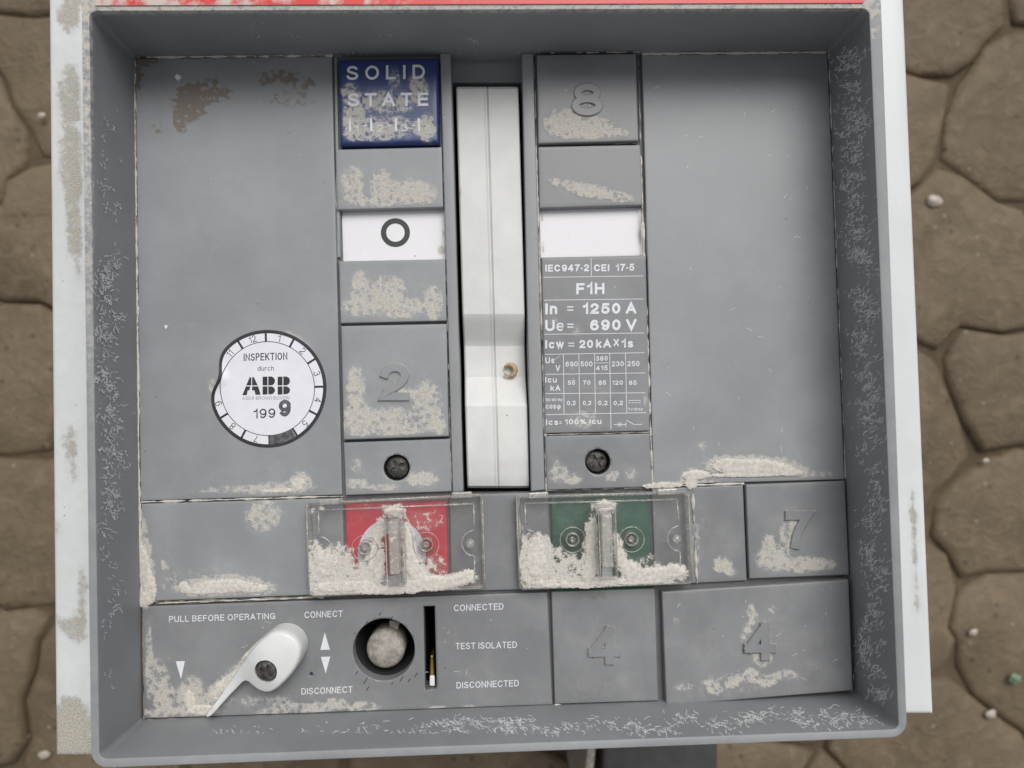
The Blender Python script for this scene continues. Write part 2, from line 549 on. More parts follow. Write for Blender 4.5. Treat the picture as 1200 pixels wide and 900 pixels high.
def plain(name, col, rough=0.5, metal=0.0, spec=0.5, bump=0.0, bscale=800.0, var=0.1, vscale=60.0):
    m, n, l, b = newmat(name)
    tc = N(n, 'ShaderNodeTexCoord')
    n1 = N(n, 'ShaderNodeTexNoise', Scale=vscale, Detail=7.0, Roughness=0.65); l.new(tc.outputs['Object'], n1.inputs['Vector'])
    c = mixc(n, l, smooth(n, l, n1.outputs[0], 0.3, 0.7), tuple(x * (1 - var) for x in col), tuple(min(1, x * (1 + var)) for x in col))
    l.new(c, b.inputs['Base Color'])
    b.inputs['Roughness'].default_value = rough; b.inputs['Metallic'].default_value = metal
    b.inputs['Specular IOR Level'].default_value = spec
    if bump:
        n2 = N(n, 'ShaderNodeTexNoise', Scale=bscale, Detail=6.0, Roughness=0.7); l.new(tc.outputs['Object'], n2.inputs['Vector'])
        bu = N(n, 'ShaderNodeBump', Strength=0.6, Distance=bump); l.new(n2.outputs[0], bu.inputs['Height']); l.new(bu.outputs[0], b.inputs['Normal'])
    return m


GREY = (0.266, 0.275, 0.284)
M = {}
M['grey'] = dusty('grey_moulded_plastic', GREY, rough=0.40)
M['grey_dark'] = dusty('darker_grey_plastic', (0.212, 0.217, 0.223), rough=0.38, mottling=.12)  # same grey plastic in a darker, more mottled tone
M['frame'] = dusty('grey_frame_plastic', (0.240, 0.250, 0.262), rough=0.5, mottling=.08)
M['blue'] = dusty('blue_button_plastic', (0.014, 0.036, 0.15), rough=0.3)
M['red'] = dusty('red_button_plastic', (0.60, 0.022, 0.05), rough=0.45, mottling=.15)
M['green'] = dusty('green_button_plastic', (0.012, 0.095, 0.055), rough=0.45, mottling=.2)
M['flag'] = dusty('white_flag_plastic', (0.78, 0.77, 0.79), rough=0.5, mottling=.02)
M['lever'] = dusty('pale_cast_lever', (0.66, 0.66, 0.64), rough=0.55, mottling=.08, grain=0.8)
M['knob'] = dusty('white_knob_plastic', (0.72, 0.735, 0.715), rough=0.3, mottling=.04)
M['white_ink'] = dusty('white_print', (0.72, 0.73, 0.76), rough=0.6, mottling=.05)
M['black_ink'] = dusty('black_print', (0.035, 0.035, 0.037), rough=0.5)
M['sticker'] = plain('white_paper_sticker', (0.74, 0.74, 0.79), rough=0.45, var=0.03, vscale=160)
M['sticker_ink'] = plain('black_sticker_print', (0.03, 0.03, 0.033), rough=0.4, var=.3, vscale=200)
M['sticker_grey'] = plain('pale_grey_sticker_print', (0.33, 0.33, 0.36), rough=0.5)
M['purple_ink'] = plain('purple_marker_ink', (0.105, 0.10, 0.112), rough=0.4, var=.6, vscale=500)
M['paint'] = dusty('white_enamel_paint', (0.66, 0.685, 0.68), rough=0.32, mottling=.03, dustc=(0.50, 0.46, 0.38), fine=1.35, cells=0.0, soft=0.5, gdark=0.80)
M['black'] = plain('black_recess', (0.006, 0.006, 0.006), rough=0.8)
M['base'] = plain('dark_base_plastic', (0.15, 0.15, 0.155), rough=0.8)
M['screw'] = plain('blackened_screw_steel', (0.105, 0.10, 0.09), rough=0.45, metal=0.5, bump=0.0004, bscale=900, var=.6, vscale=500)
M['spindle'] = plain('dull_dusty_steel', (0.34, 0.315, 0.275), rough=0.75, metal=0.15, bump=0.0003, bscale=900, var=.35, vscale=350)
M['brass'] = plain('brass', (0.55, 0.42, 0.14), rough=0.35, metal=0.9)
M['tan'] = plain('tan_curl', (0.50, 0.36, 0.20), rough=0.5, var=.25, vscale=400)
M['dust'] = plain('pale_stone_dust', (0.60, 0.565, 0.51), rough=0.98, spec=.1, bump=0.0003, bscale=2600, var=.16, vscale=700)
M['dust_brown'] = plain('brown_settled_dirt', (0.24, 0.20, 0.155), rough=0.98, spec=.1, bump=0.0006, bscale=1500, var=.3, vscale=300)
M['scuff'] = plain('pale_scuff', (0.74, 0.75, 0.76), rough=0.9, var=.15, vscale=300)
M['steel'] = plain('grey_steel', (0.075, 0.073, 0.072), rough=0.5, metal=.3, var=.15)
M['chip'] = plain('white_flake', (0.7, 0.7, 0.7), rough=0.6)


def mat_sticker_red():
    m, n, l, b = newmat('faded_red_sticker')
    tc = N(n, 'ShaderNodeTexCoord')
    n1 = N(n, 'ShaderNodeTexNoise', Scale=90.0, Detail=8.0, Roughness=0.7); l.new(tc.outputs['Object'], n1.inputs['Vector'])
    sx = N(n, 'ShaderNodeSeparateXYZ'); l.new(tc.outputs['Object'], sx.inputs[0])
    wear = smooth(n, l, sx.outputs[0], 0.06, -0.13)
    t = math_(n, l, 'MULTIPLY_ADD', wear, 0.30, n1.outputs[0])
    f = smooth(n, l, t, 0.67, 0.84)
    l.new(mixc(n, l, f, (0.60, 0.035, 0.03), (0.55, 0.47, 0.42)), b.inputs['Base Color'])
    b.inputs['Roughness'].default_value = 0.4
    return m


M['red_sticker'] = mat_sticker_red()


def mat_clear(name, haze=0.04, refl=1.0):
    m, n, l, b = newmat(name)
    n.remove(b)
    out = n['Material Output']
    tr = N(n, 'ShaderNodeBsdfTransparent'); tr.inputs[0].default_value = (0.985, 0.988, 0.988, 1)
    gl = N(n, 'ShaderNodeBsdfGlossy', Roughness=0.10)
    fr = N(n, 'ShaderNodeFresnel'); ge = N(n, 'ShaderNodeNewGeometry')
    l.new(math_(n, l, 'MULTIPLY_ADD', ge.outputs['Backfacing'], 1 / 1.5 - 1.5, 1.5), fr.inputs['IOR'])
    tc = N(n, 'ShaderNodeTexCoord'); co = tc.outputs['Object']
    n1 = N(n, 'ShaderNodeTexNoise', Scale=1500.0, Detail=5.0, Roughness=0.75); l.new(co, n1.inputs['Vector'])
    n2 = N(n, 'ShaderNodeTexNoise', Scale=330.0, Detail=4.0, Roughness=0.6, Distortion=0.8); l.new(co, n2.inputs['Vector'])
    vo = N(n, 'ShaderNodeTexVoronoi', Scale=380.0); l.new(co, vo.inputs['Vector'])
    df = N(n, 'ShaderNodeBsdfDiffuse')
    m1 = N(n, 'ShaderNodeMixShader'); l.new(math_(n, l, 'MULTIPLY', fr.outputs[0], refl), m1.inputs[0]); l.new(tr.outputs[0], m1.inputs[1]); l.new(gl.outputs[0], m1.inputs[2])
    m2 = N(n, 'ShaderNodeMixShader')
    dirt = smooth(n, l, n2.outputs[0], 0.50, 0.74)
    hz = math_(n, l, 'MULTIPLY_ADD', dirt, haze * 2.2, haze)  # whitens the acrylic; high values paint brightness into edges and grips
    at = N(n, 'ShaderNodeAttribute', attribute_name='dust'); d = at.outputs['Fac']
    t = math_(n, l, 'MULTIPLY_ADD', n1.outputs[0], 1.25, -0.12)
    t = math_(n, l, 'MULTIPLY_ADD', n2.outputs[0], 0.7, math_(n, l, 'SUBTRACT', t, 0.35))
    t = math_(n, l, 'MULTIPLY_ADD', math_(n, l, 'SUBTRACT', vo.outputs['Distance'], 0.4), 0.7, t)
    t = math_(n, l, 'ADD', t, math_(n, l, 'SUBTRACT', d, 1.0))
    mk = math_(n, l, 'MULTIPLY', smooth(n, l, t, -0.20, 0.16), smooth(n, l, d, 0.05, 0.3))
    mk = math_(n, l, 'MAXIMUM', mk, math_(n, l, 'MULTIPLY', d, 0.3))
    mk = math_(n, l, 'MAXIMUM', math_(n, l, 'MULTIPLY', mk, 0.95), hz)
    l.new(mk, m2.inputs[0])
    l.new(mixc(n, l, smooth(n, l, n1.outputs[0], 0.3, 0.6), (0.42, 0.39, 0.35), (0.64, 0.61, 0.56)), df.inputs[0])
    l.new(m1.outputs[0], m2.inputs[1]); l.new(df.outputs[0], m2.inputs[2]); l.new(m2.outputs[0], out.inputs[0])
    return m


M['clear'] = mat_clear('clear_acrylic', 0.03)
M['clear_edge'] = mat_clear('clear_acrylic_edge', 0.24, 2.2)  # white diffuse and extra gloss stand in for bright refraction along edges
M['clear_white'] = mat_clear('whitened_acrylic', 0.42, 1.5)  # white diffuse stands in for the light a refracting grip would gather


def mat_stone():
    m, n, l, b = newmat('brown_stamped_concrete')
    tc = N(n, 'ShaderNodeTexCoord'); g = N(n, 'ShaderNodeNewGeometry')
    co = g.outputs['Position']
    n1 = N(n, 'ShaderNodeTexNoise', Scale=9.0, Detail=9.0, Roughness=0.6, Distortion=.5); l.new(co, n1.inputs['Vector'])
    n2 = N(n, 'ShaderNodeTexNoise', Scale=60.0, Detail=9.0, Roughness=0.65, Distortion=.8); l.new(co, n2.inputs['Vector'])
    c = mixc(n, l, smooth(n, l, n1.outputs[0], 0.3, 0.7), (0.108, 0.078, 0.045), (0.170, 0.126, 0.076))
    c = mixc(n, l, math_(n, l, 'MULTIPLY', smooth(n, l, n2.outputs[0], 0.45, 0.75), 0.45), c, (0.27, 0.205, 0.132))
    vg = N(n, 'ShaderNodeTexVoronoi', Scale=95.0); l.new(co, vg.inputs['Vector'])
    sg = N(n, 'ShaderNodeSeparateColor'); l.new(vg.outputs['Color'], sg.inputs[0])
    gr = math_(n, l, 'MULTIPLY', math_(n, l, 'LESS_THAN', vg.outputs['Distance'], 0.16), math_(n, l, 'GREATER_THAN', sg.outputs[0], 0.9))
    c = mixc(n, l, math_(n, l, 'MULTIPLY', gr, 0.6), c, (0.34, 0.28, 0.2))
    gr2 = math_(n, l, 'MULTIPLY', math_(n, l, 'LESS_THAN', vg.outputs['Distance'], 0.25), math_(n, l, 'LESS_THAN', sg.outputs[1], 0.1))
    c = mixc(n, l, math_(n, l, 'MULTIPLY', gr2, 0.6), c, (0.05, 0.036, 0.022))
    l.new(c, b.inputs['Base Color'])
    r = math_(n, l, 'MULTIPLY_ADD', n2.outputs[0], 0.3, 0.5); l.new(r, b.inputs['Roughness'])
    h = math_(n, l, 'MULTIPLY_ADD', n1.outputs[0], 1.0, math_(n, l, 'MULTIPLY', n2.outputs[0], 0.45))
    bu = N(n, 'ShaderNodeBump', Strength=0.9, Distance=0.008); l.new(h, bu.inputs['Height']); l.new(bu.outputs[0], b.inputs['Normal'])
    return m


M['stone'] = mat_stone()
M['joint'] = plain('dark_joint_concrete', (0.10, 0.072, 0.042), rough=0.9, bump=0.002, bscale=150, var=.25, vscale=30)

# ------------------------------------------------------------------ ground
GZ = -0.40
me = bpy.data.meshes.new('ground')
me.from_pydata([(-30, -30, GZ - .0066), (30, -30, GZ - .0066), (30, 30, GZ - .0066), (-30, 30, GZ - .0066)], [], [(0, 1, 2, 3)])
ground = link('ground', me, M['joint'])
ground['kind'] = 'structure'
rs = random.Random(12)
seeds = []
gx, gy, step = 14, 13, 0.150
for j in range(gy):
    for i in range(gx):
        seeds.append(Vector(((i - (gx - 1) / 2 + (.5 if j % 2 else 0)) * step + rs.uniform(-.056, .056), (j - (gy - 1) / 2) * step * .92 + rs.uniform(-.056, .056))))


def clip(poly, a, b):
    m_ = (a + b) / 2; d = b - a
    out = []
    for i in range(len(poly)):
        p, q = poly[i], poly[(i + 1) % len(poly)]
        sp, sq = (p - m_).dot(d), (q - m_).dot(d)
        if sp <= 0: out.append(p)
        if (sp < 0) != (sq < 0) and abs(sp - sq) > 1e-12:
            out.append(p + (q - p) * (sp / (sp - sq)))
    return out


for i, s in enumerate(seeds):
    poly = [s + Vector(v) for v in ((-.2, -.2), (.2, -.2), (.2, .2), (-.2, .2))]
    for k, t in enumerate(seeds):
        if k != i and (t - s).length < 0.42: poly = clip(poly, s, t)
    if len(poly) < 3: continue
    # resample outline, wobble, rounded shoulder
    cen = sum(poly, Vector((0, 0))) / len(poly)
    pts = []
    for a in range(len(poly)):
        p, q = poly[a], poly[(a + 1) % len(poly)]
        n_ = max(1, int((q - p).length / 0.028))
        for b_ in range(n_): pts.append(p + (q - p) * (b_ / n_))
    sm = []
    for a in range(len(pts)):
        pp = pts[a - 1] * .13 + pts[a] * .74 + pts[(a + 1) % len(pts)] * .13
        wob = Vector((noise.noise(Vector((pp.x * 20, pp.y * 20, 1))), noise.noise(Vector((pp.x * 20, pp.y * 20, 7))))) * .017
        sm.append(pp + wob)
    hz = rs.uniform(-.002, .003)
    tx, ty = rs.uniform(-.02, .02), rs.uniform(-.02, .02)
    V, F = [], []
    rings = [(1.0, -.0095, -.0002), (1.0, -.0062, .0010), (1.0, -.0024, .0028), (1.0, -.0003, .008), (.5, .0008, 0)]
    n_ = len(sm)
    for sc_, z_, ins in rings:
        for p in sm:
            d = p - cen; L = d.length
            q = cen + d * (sc_ * max(.3, (L - ins) / L))
            zz = GZ + z_ + hz * (z_ > -.01) + (q - cen).x * tx + (q - cen).y * ty + noise.noise(Vector((q.x * 14, q.y * 14, 3))) * .003
            V.append((q.x, q.y, zz))
    V.append((cen.x, cen.y, GZ + .002 + hz + noise.noise(Vector((cen.x * 14, cen.y * 14, 3))) * .004))
    for r_ in range(len(rings) - 1):
        for a in range(n_):
            b_ = (a + 1) % n_
            F.append((r_ * n_ + a, r_ * n_ + b_, (r_ + 1) * n_ + b_, (r_ + 1) * n_ + a))
    k = (len(rings) - 1) * n_
    for a in range(n_): F.append((k + a, k + (a + 1) % n_, len(V) - 1))
    mesh('stone', V, F, M['stone'], ground, True)


# small loose things on the ground
def pebble(px, py, r, col, label, seed, squash=.6, stretch=1.4, ang=0.3):
    c = P(px, py, GZ + .008)
    bm = bmesh.new(); bmesh.ops.create_icosphere(bm, subdivisions=3, radius=1)
    for v in bm.verts:
        v.co *= 1 + .25 * noise.noise(v.co * 1.3 + Vector((seed, 0, 0)))
        v.co = Vector((v.co.x * r * stretch, v.co.y * r, v.co.z * r * squash))
    me = bpy.data.meshes.new('pebble'); bm.to_mesh(me); bm.free(); me.shade_smooth()
    o = link('pebble', me, col)
    o.location = (c.x, c.y, GZ + .004 + r * squash * .6); o.rotation_euler = (0, 0, ang)
    tag(o, label, 'pebble', 'pebbles lying on the paving')
    return o


mp = plain('pale_pebble', (0.42, 0.37, 0.31), rough=.35, var=.2, vscale=200)
pebble(1096, 235, .0056, mp, 'shiny pale elongated pebble on the paving right of the white strip', 1, ang=-.3)
pebble(149, 507, .0042, mp, 'round pale pebble on the paving left of the cabinet, halfway up', 2)
pebble(50, 886, .0038, mp, 'small pale pebble by the bottom end of the left white strip', 3)
pebble(46, 134, .0028, mp, 'tiny pale grain left of the cabinet near the top', 4)
pebble(1143, 742, .0032, mp, 'tiny pale pebble right of the white strip above the lower right corner', 5)
pebble(1163, 838, .004, mp, 'small pale pebble at the lower right, below the green scrap', 6)
pebble(1158, 540, .0025, mp, 'tiny pale grain right of the cabinet, halfway up', 7)
gm = plain('green_scrap', (0.17, 0.25, 0.15), rough=.5, var=.2)
c = P(1189, 795, GZ + .006)
V = [Vector((c.x + x, c.y + y, GZ + .006 + z)) for x, y, z in ((-.006, -.002, 0), (-.001, -.006, .002), (.006, -.003, .001), (.005, .003, .003), (-.001, .005, 0), (-.005, .003, .002), (0, 0, .005))]
o = mesh('leaf_scrap', V, [(0, 1, 6), (1, 2, 6), (2, 3, 6), (3, 4, 6), (4, 5, 6), (5, 0, 6), (5, 4, 3, 2, 1, 0)], gm)
tag(o, 'small pale green leaf scrap on the paving at the lower right', 'leaf')

# ------------------------------------------------------------------ dust layout (photo coordinates on the face)
addblobs(BLOBS, [
    # blue button
    (452, 150, 50, 15, 0, .60), (415, 142, 14, 22, 0, .78), (500, 150, 11, 16, 0, .95), (450, 120, 46, 16, 0, .60), (491, 102, 11, 18, -20, .72), (410, 108, 12, 12, 0, .62), (462, 92, 8, 14, 0, .50), (432, 158, 26, 8, 0, .66),
    # grey tile under the blue button
    (412, 215, 13, 22, 0, .62), (448, 219, 14, 19, 0, .70), (486, 226, 26, 14, 8, .88), (440, 236, 40, 8, 0, .62),
    # tile with the 8
    (660, 145, 22, 18, 0, .84), (690, 150, 30, 13, 0, .84), (716, 155, 22, 6, 5, .80), (688, 118, 7, 6, 0, .6), (687, 106, 6, 4, 0, .5),
    (656, 214, 14, 5, 8, .68), (692, 224, 30, 8, 12, .78), (724, 231, 20, 7, 8, .74),
    (422, 340, 12, 22, 0, .58), (420, 360, 22, 12, 0, .66), (455, 345, 20, 22, 0, .66), (468, 362, 30, 12, 0, .72), (508, 356, 11, 20, 0, .84),
    (416, 455, 11, 26, 0, .62), (420, 492, 20, 20, 0, .76), (455, 492, 30, 16, 0, .68), (470, 462, 16, 8, 0, .76), (500, 475, 20, 28, 0, .64), (514, 498, 9, 12, 0, .84), (462, 505, 50, 6, 0, .76),
    (418, 567, 14, 7, 0, .58), (448, 571, 18, 5, 0, .58), (495, 562, 19, 9, 0, .66), (417, 545, 8, 9, 0, .48),
    (655, 556, 13, 12, 0, .50), (672, 562, 10, 7, 0, .52), (718, 558, 8, 6, -30, .58), (740, 556, 7, 7, 0, .48), (652, 542, 5, 6, 0, .45),
    # left big panel
    (352, 566, 12, 11, -30, .82), (325, 573, 45, 7, 0, .60), (260, 575, 40, 4, 0, .42), (262, 440, 8, 26, 10, .42), (250, 455, 6, 12, 0, .6), (350, 400, 22, 6, 38, .5), (224, 381, 7, 4, 0, .36),
    # left lower plate
    (309, 604, 22, 19, 0, .66), (262, 686, 42, 10, 0, .98), (232, 690, 26, 7, 0, .9), (306, 690, 18, 8, 0, .75), (192, 662, 4, 8, 0, .4),
    (172, 665, 7, 36, -5, .96), (169, 700, 8, 12, 0, .95), (168, 630, 3, 30, 0, .85),
    # right big panel
    (880, 546, 52, 11, 2, .98), (845, 541, 12, 6, 0, .95), (930, 551, 22, 8, 10, .75), (812, 559, 14, 8, 0, .95), (823, 522, 6, 5, 0, .45), (870, 268, 16, 1.5, -28, .34), (800, 566, 40, 3, 0, .8), (960, 556, 20, 5, 0, .5), (757, 470, 3, 9, 0, .5),
    # right lower plates
    (846, 662, 11, 9, 0, .82), (857, 671, 8, 5, 0, .6), (815, 640, 7, 34, 0, .42), (823, 600, 9, 30, 0, .32),
    (905, 655, 20, 15, 0, .72), (940, 662, 30, 10, 0, .76), (970, 661, 12, 7, 10, .62), (925, 628, 14, 18, 0, .42), (900, 635, 8, 10, 0, .6), (930, 612, 4, 8, 0, .58),
    # bottom left panel
    (175, 770, 5, 45, 0, .55), (186, 800, 15, 34, -15, .56), (190, 835, 26, 6, 0, .66), (232, 832, 22, 8, 0, .74), (222, 812, 14, 22, 15, .60), (265, 800, 45, 9, -42, .78), (300, 760, 22, 5, -42, .5),
    (345, 832, 50, 7, -2, .52), (388, 828, 18, 7, -10, .72), (425, 829, 25, 6, 0, .55), (512, 829, 14, 3, 0, .6), (552, 827, 12, 2.5, 0, .6), (310, 822, 40, 8, 0, .36),
    # bottom tiles
    (706, 764, 13, 4, 0, .7), (708, 751, 6, 7, 0, .75), (690, 803, 18, 8, 0, .26), (728, 742, 4, 10, 0, .3),
    (836, 806, 11, 7, 20, .62), (860, 798, 14, 8, -35, .50), (880, 792, 10, 9, 30, .52), (902, 797, 18, 7, -20, .54), (925, 790, 12, 5, 10, .4), (800, 805, 14, 5, 0, .44), (889, 753, 8, 9, 0, .68), (893, 770, 12, 12, 0, .52), (880, 715, 5, 9, 10, .5), (878, 735, 5, 20, 35, .5), (792, 728, 4, 7, 0, .42), (955, 780, 16, 7, 20, .36), (975, 690, 3, 5, 0, .4), (905, 715, 7, 5, 0, .34),
    (870, 800, 70, 16, -6, .34), (900, 740, 34, 34, 0, .30), (830, 770, 20, 30, 0, .28), (700, 800, 40, 18, 0, .30), (690, 740, 30, 20, 0, .26), (230, 820, 60, 18, 0, .42), (380, 815, 60, 14, 0, .32), (560, 790, 30, 20, 0, .22), (848, 640, 18, 30, 0, .28), (920, 620, 30, 30, 0, .30), (600, 640, 20, 40, 0, .2), (460, 440, 50, 30, 0, .26), (455, 215, 50, 24, 0, .30), (460, 340, 50, 30, 0, .30), (688, 140, 50, 24, 0, .30), (690, 215, 48, 18, 0, .26), (700, 555, 50, 14, 0, .26), (465, 560, 52, 14, 0, .28), (300, 560, 80, 18, 0, .26), (870, 540, 90, 22, 0, .30), (250, 680, 70, 22, 0, .34), (190, 640, 18, 60, 0, .30),
    # central divider and rails
    (520, 395, 2, 12, 0, .62), (632, 410, 3, 26, 0, .36), (700, 690, 0.1, 0.1, 0, 0),
    # nameplate
    (685, 492, 20, 13, 0, .48), (650, 378, 6, 6, 0, .5), (676, 388, 8, 8, 0, .42), (655, 352, 6, 4, 30, .40), (670, 430, 5, 4, 0, .5), (679, 318, 5, 6, 0, .35), (700, 462, 16, 14, 0, .30),
    # red and green
    (480, 615, 26, 16, 0, .32), (505, 670, 20, 18, 0, .36), (440, 600, 20, 8, 0, .24), (700, 600, 40, 12, 0, .22), (745, 660, 16, 14, 0, .34), (665, 610, 10, 18, 0, .26),
    # lever
    (590, 545, 14, 10, 0, .35), (555, 530, 10, 14, 0, .3), (540, 225, 2, 8, 0, .6),
    # flags' dirty corners
    (517, 293, 4, 6, 0, .85), (520, 275, 2, 6, 0, .6), (405, 298, 10, 3, 0, .35), (635, 255, 2, 5, 0, .7), (636, 290, 2, 8, 0, .6),
])
addblobs(STAINS, [
    (222, 120, 20, 20, 20, .62), (248, 112, 22, 10, -12, .62), (212, 140, 9, 16, 0, .62), (238, 98, 22, 5, -10, .48), (225, 128, 14, 12, 0, .66), (268, 110, 5, 5, 0, .5),
    (330, 90, 30, 9, 5, .37), (352, 95, 20, 9, 15, .38), (310, 97, 6, 4, 0, .50), (340, 116, 34, 12, 0, .28), (170, 72, 18, 6, 0, .66), (163, 85, 5, 20, 0, .58), (320, 65, 60, 2.5, 0, .5), (240, 67, 60, 2, 0, .46),
    (306, 601, 7, 5, 0, .5), (699, 698, 30, 7, 0, .24), (503, 172, 6, 5, 0, .36), (185, 150, 12, 7, 0, .32),
])

# ------------------------------------------------------------------ circuit breaker
br = link('circuit_breaker', None)
br.empty_display_size = .05
br.location = (0, 0, 0)
tag(br, 'dusty grey circuit breaker with numbered tiles, red and green buttons and white turn knob', 'circuit breaker')


# --- surround frame: loops of a rounded rectangle
def rloop(c4, r, z, n=7, side=10):
    out = []
    cs = [Vector((c.x, c.y)) for c in c4]
    for i in range(4):
        p, c_, q = cs[i - 1], cs[i], cs[(i + 1) % 4]
        a = (p - c_).normalized(); b = (q - c_).normalized()
        s, e = c_ + a * r, c_ + b * r
        cen = c_ + (a + b) * r
        for k in range(n):
            t = k / (n - 1) * math.pi / 2
            out.append(Vector((*(cen - b * r * math.cos(t) * 1 - a * r * math.sin(t)), z)))
        # straight side to next corner
        nx = cs[(i + 1) % 4]
        e2 = nx + (c_ - nx).normalized() * r
        for k in range(1, side): out.append(Vector((*(e + (e2 - e) * k / side), z)))
    return out


ZR = 0.0379
fin = [P(157, 66, 0), P(971, 60, 0), P(1001, 813.5, 0), P(166, 844, 0)]
rin = [P(104, 12, ZR), P(1019, 9, ZR), P(1054, 855, ZR), P(116, 890, ZR)]
rout = [P(94, -60, ZR), P(1031, -60, ZR), P(1064, 864, ZR), P(106, 901, ZR)]
mid = [rin[i] * .0 + fin[i] * 1.0 for i in range(4)]


def lerp4(a, b, t): return [a[i] * (1 - t) + b[i] * t for i in range(4)]


loops = [rloop(fin, .0012, -.007)]
for k in range(0, 9):
    t = k / 8
    loops.append(rloop(lerp4(fin, rin, t * .995), .0012 + .0015 * t, (ZR - .0008) * t))
loops.append(rloop(lerp4(fin, rin, 1.0), .0027, ZR - .0003))
loops.append(rloop([rin[i] + (rout[i] - rin[i]) * .12 for i in range(4)], .003, ZR))
loops.append(rloop([rin[i] + (rout[i] - rin[i]) * .9 for i in range(4)], .006, ZR))
loops.append(rloop(rout, .0065, ZR - .0006))
loops.append(rloop(rout, .0065, .002))
V = [v for L in loops for v in L]
n_ = len(loops[0]); F = []
for k in range(len(loops) - 1):
    for i in range(n_):
        j = (i + 1) % n_
        F.append((k * n_ + i, k * n_ + j, (k + 1) * n_ + j, (k + 1) * n_ + i))
fr = mesh('surround_frame', V, F, M['frame'], br)
bm = bmesh.new(); bm.from_mesh(fr.data)
# make sure inner wall faces look inwards
f0 = min(bm.faces, key=lambda f: (f.calc_center_median() - Vector((-.15, 0, .02))).length)
if f0.normal.x < 0: bmesh.ops.reverse_faces(bm, faces=bm.faces[:])
bm.to_mesh(fr.data); bm.free()
for p in fr.data.polygons: p.use_smooth = True
fr.data.set_sharp_from_angle(angle=R(40))
at = fr.data.attributes.new('dust', 'FLOAT', 'POINT')
vals = []
for v in fr.data.vertices:
    d = .06
    if v.co.z > ZR - .0009:
        x, y = pix(v.co)
        d = .22
        if x < 112: d = .62 - .35 * min(1, max(0, y / 600))
        if y < 14: d = .72
    vals.append(d)
at.data.foreach_set('value', vals)

# red sticker on the upper flange
q = [P(112, -40, ZR + .0002), P(1012, -40, ZR + .0002), P(1012, 3.5, ZR + .0002), P(112, 6.5, ZR + .0002)]
st = mesh('red_label_strip', q + [p + Vector((0, 0, .00015)) for p in q], [(0, 1, 2, 3), (7, 6, 5, 4), (0, 4, 5, 1), (1, 5, 6, 2), (2, 6, 7, 3), (3, 7, 4, 0)], M['red_sticker'], br)

# --- base behind the tiles (left and right of the lever well, and below)
box('backing_plate', [(150, 55), (529, 55), (543, 579), (158, 590)], -.012, -.0022, M['base'], br, 0)
box('backing_plate', [(614, 55), (980, 55), (1000, 575), (622, 577)], -.012, -.0022, M['base'], br, 0)
bk = [o for o in br.children if o.name.startswith('backing_plate')]
apply_bool(bk[0], [quad_cut([(398, 246), (523.5, 243), (526.5, 308), (400.5, 310)], -.0065, .01), cyl_cut(465, 548, 15.4, -.0068, .01)])
apply_bool(bk[1], [quad_cut([(630, 243), (754, 241), (757, 301), (632.5, 304)], -.0065, .01), cyl_cut(700.4, 541, 15.2, -.0068, .01)])
# lower backing, ring around the round hole and the slot
lowb = box('backing_plate', [(155, 583), (1000, 574), (1010, 822), (160, 852)], -.012, -.0024, M['base'], br, 0)
apply_bool(lowb, [cyl_cut(450, 761, 37, -.02, .01), quad_cut([(495, 708), (511, 708), (513, 810), (497, 810)], -.02, .01)])

# --- body behind: steel sides and painted cabinet strips
wbox('breaker_body', -.150, .152, -.138, .150, GZ + .012, -.0125, M['black'], br)
# hole: the well is part of the body, so hollow it
body = [o for o in br.children if o.name.startswith('breaker_body')][0]
wl, wr = P(529, 60, -.0065), P(624, 60, -.0065)
cut = quad_cut([(529, 55), (614, 55), (622, 577), (543, 579)], -.06, .01)
cut2 = cyl_cut(450, 761, 37, -.05, .01)
cut3 = quad_cut([(495, 708), (511, 708), (513, 810), (497, 810)], -.05, .01)
apply_bool(body, [cut, cut2, cut3])

lp = tile('painted_side_strip', [(55, -60), (110, -60), (125, 887), (63.5, 887)], M['paint'], br, z=.0, depth=.005, bev=.0022, res=.003, dust=False)
rp = tile('painted_side_strip', [(1008, -60), (1058, -60), (1095.5, 838), (1045, 838)], M['paint'], br, z=.0, depth=.005, bev=.0022, res=.003, dust=False)
STR = [(80, 20, 13, 22, 0, .62), (86, 0, 12, 20, 0, .62), (82, 110, 14, 42, 0, .62), (84, 190, 15, 60, 0, .62), (88, 262, 10, 50, 0, .58), (89, 310, 6, 24, 0, .50), (66, 345, 3, 14, 0, .35), (83, 520, 11, 24, 0, .52), (84, 545, 5, 22, 0, .5), (67, 620, 5, 10, 0, .42), (99, 690, 7, 32, 0, .55), (90, 735, 14, 20, 0, .62), (72, 728, 8, 10, 0, .5), (84, 850, 26, 32, 0, .70), (84, 880, 30, 26, 0, .72), (76, 830, 16, 12, 0, .55), (103, 790, 3, 30, 0, .5),
       (1071, 625, 7, 45, -3, .56), (1074, 690, 6, 32, -6, .50), (1079, 725, 3, 24, -4, .45), (1068, 590, 5, 20, 0, .5), (1080, 768, 3, 3, 0, .4)]
SB = []
addblobs(SB, STR)
for o in (lp, rp):
    at = o.data.attributes.new('dust', 'FLOAT', 'POINT')
    at.data.foreach_set('value', [max(.27 if v.co.x < 0 else .05, fld(SB, v.co.x, v.co.y) * 1.18) for v in o.data.vertices])
# sides going down
q = P(57, 0, 0)
wbox('side_panel', P(60, 400, 0).x + .0006, P(60, 400, 0).x + .003, -.150, .165, GZ + .01, -.0052, M['paint'], br)
wbox('side_panel', P(1070, 400, 0).x - .003, P(1070, 400, 0).x - .0006, -.138, .165, GZ + .01, -.0052, M['paint'], br)
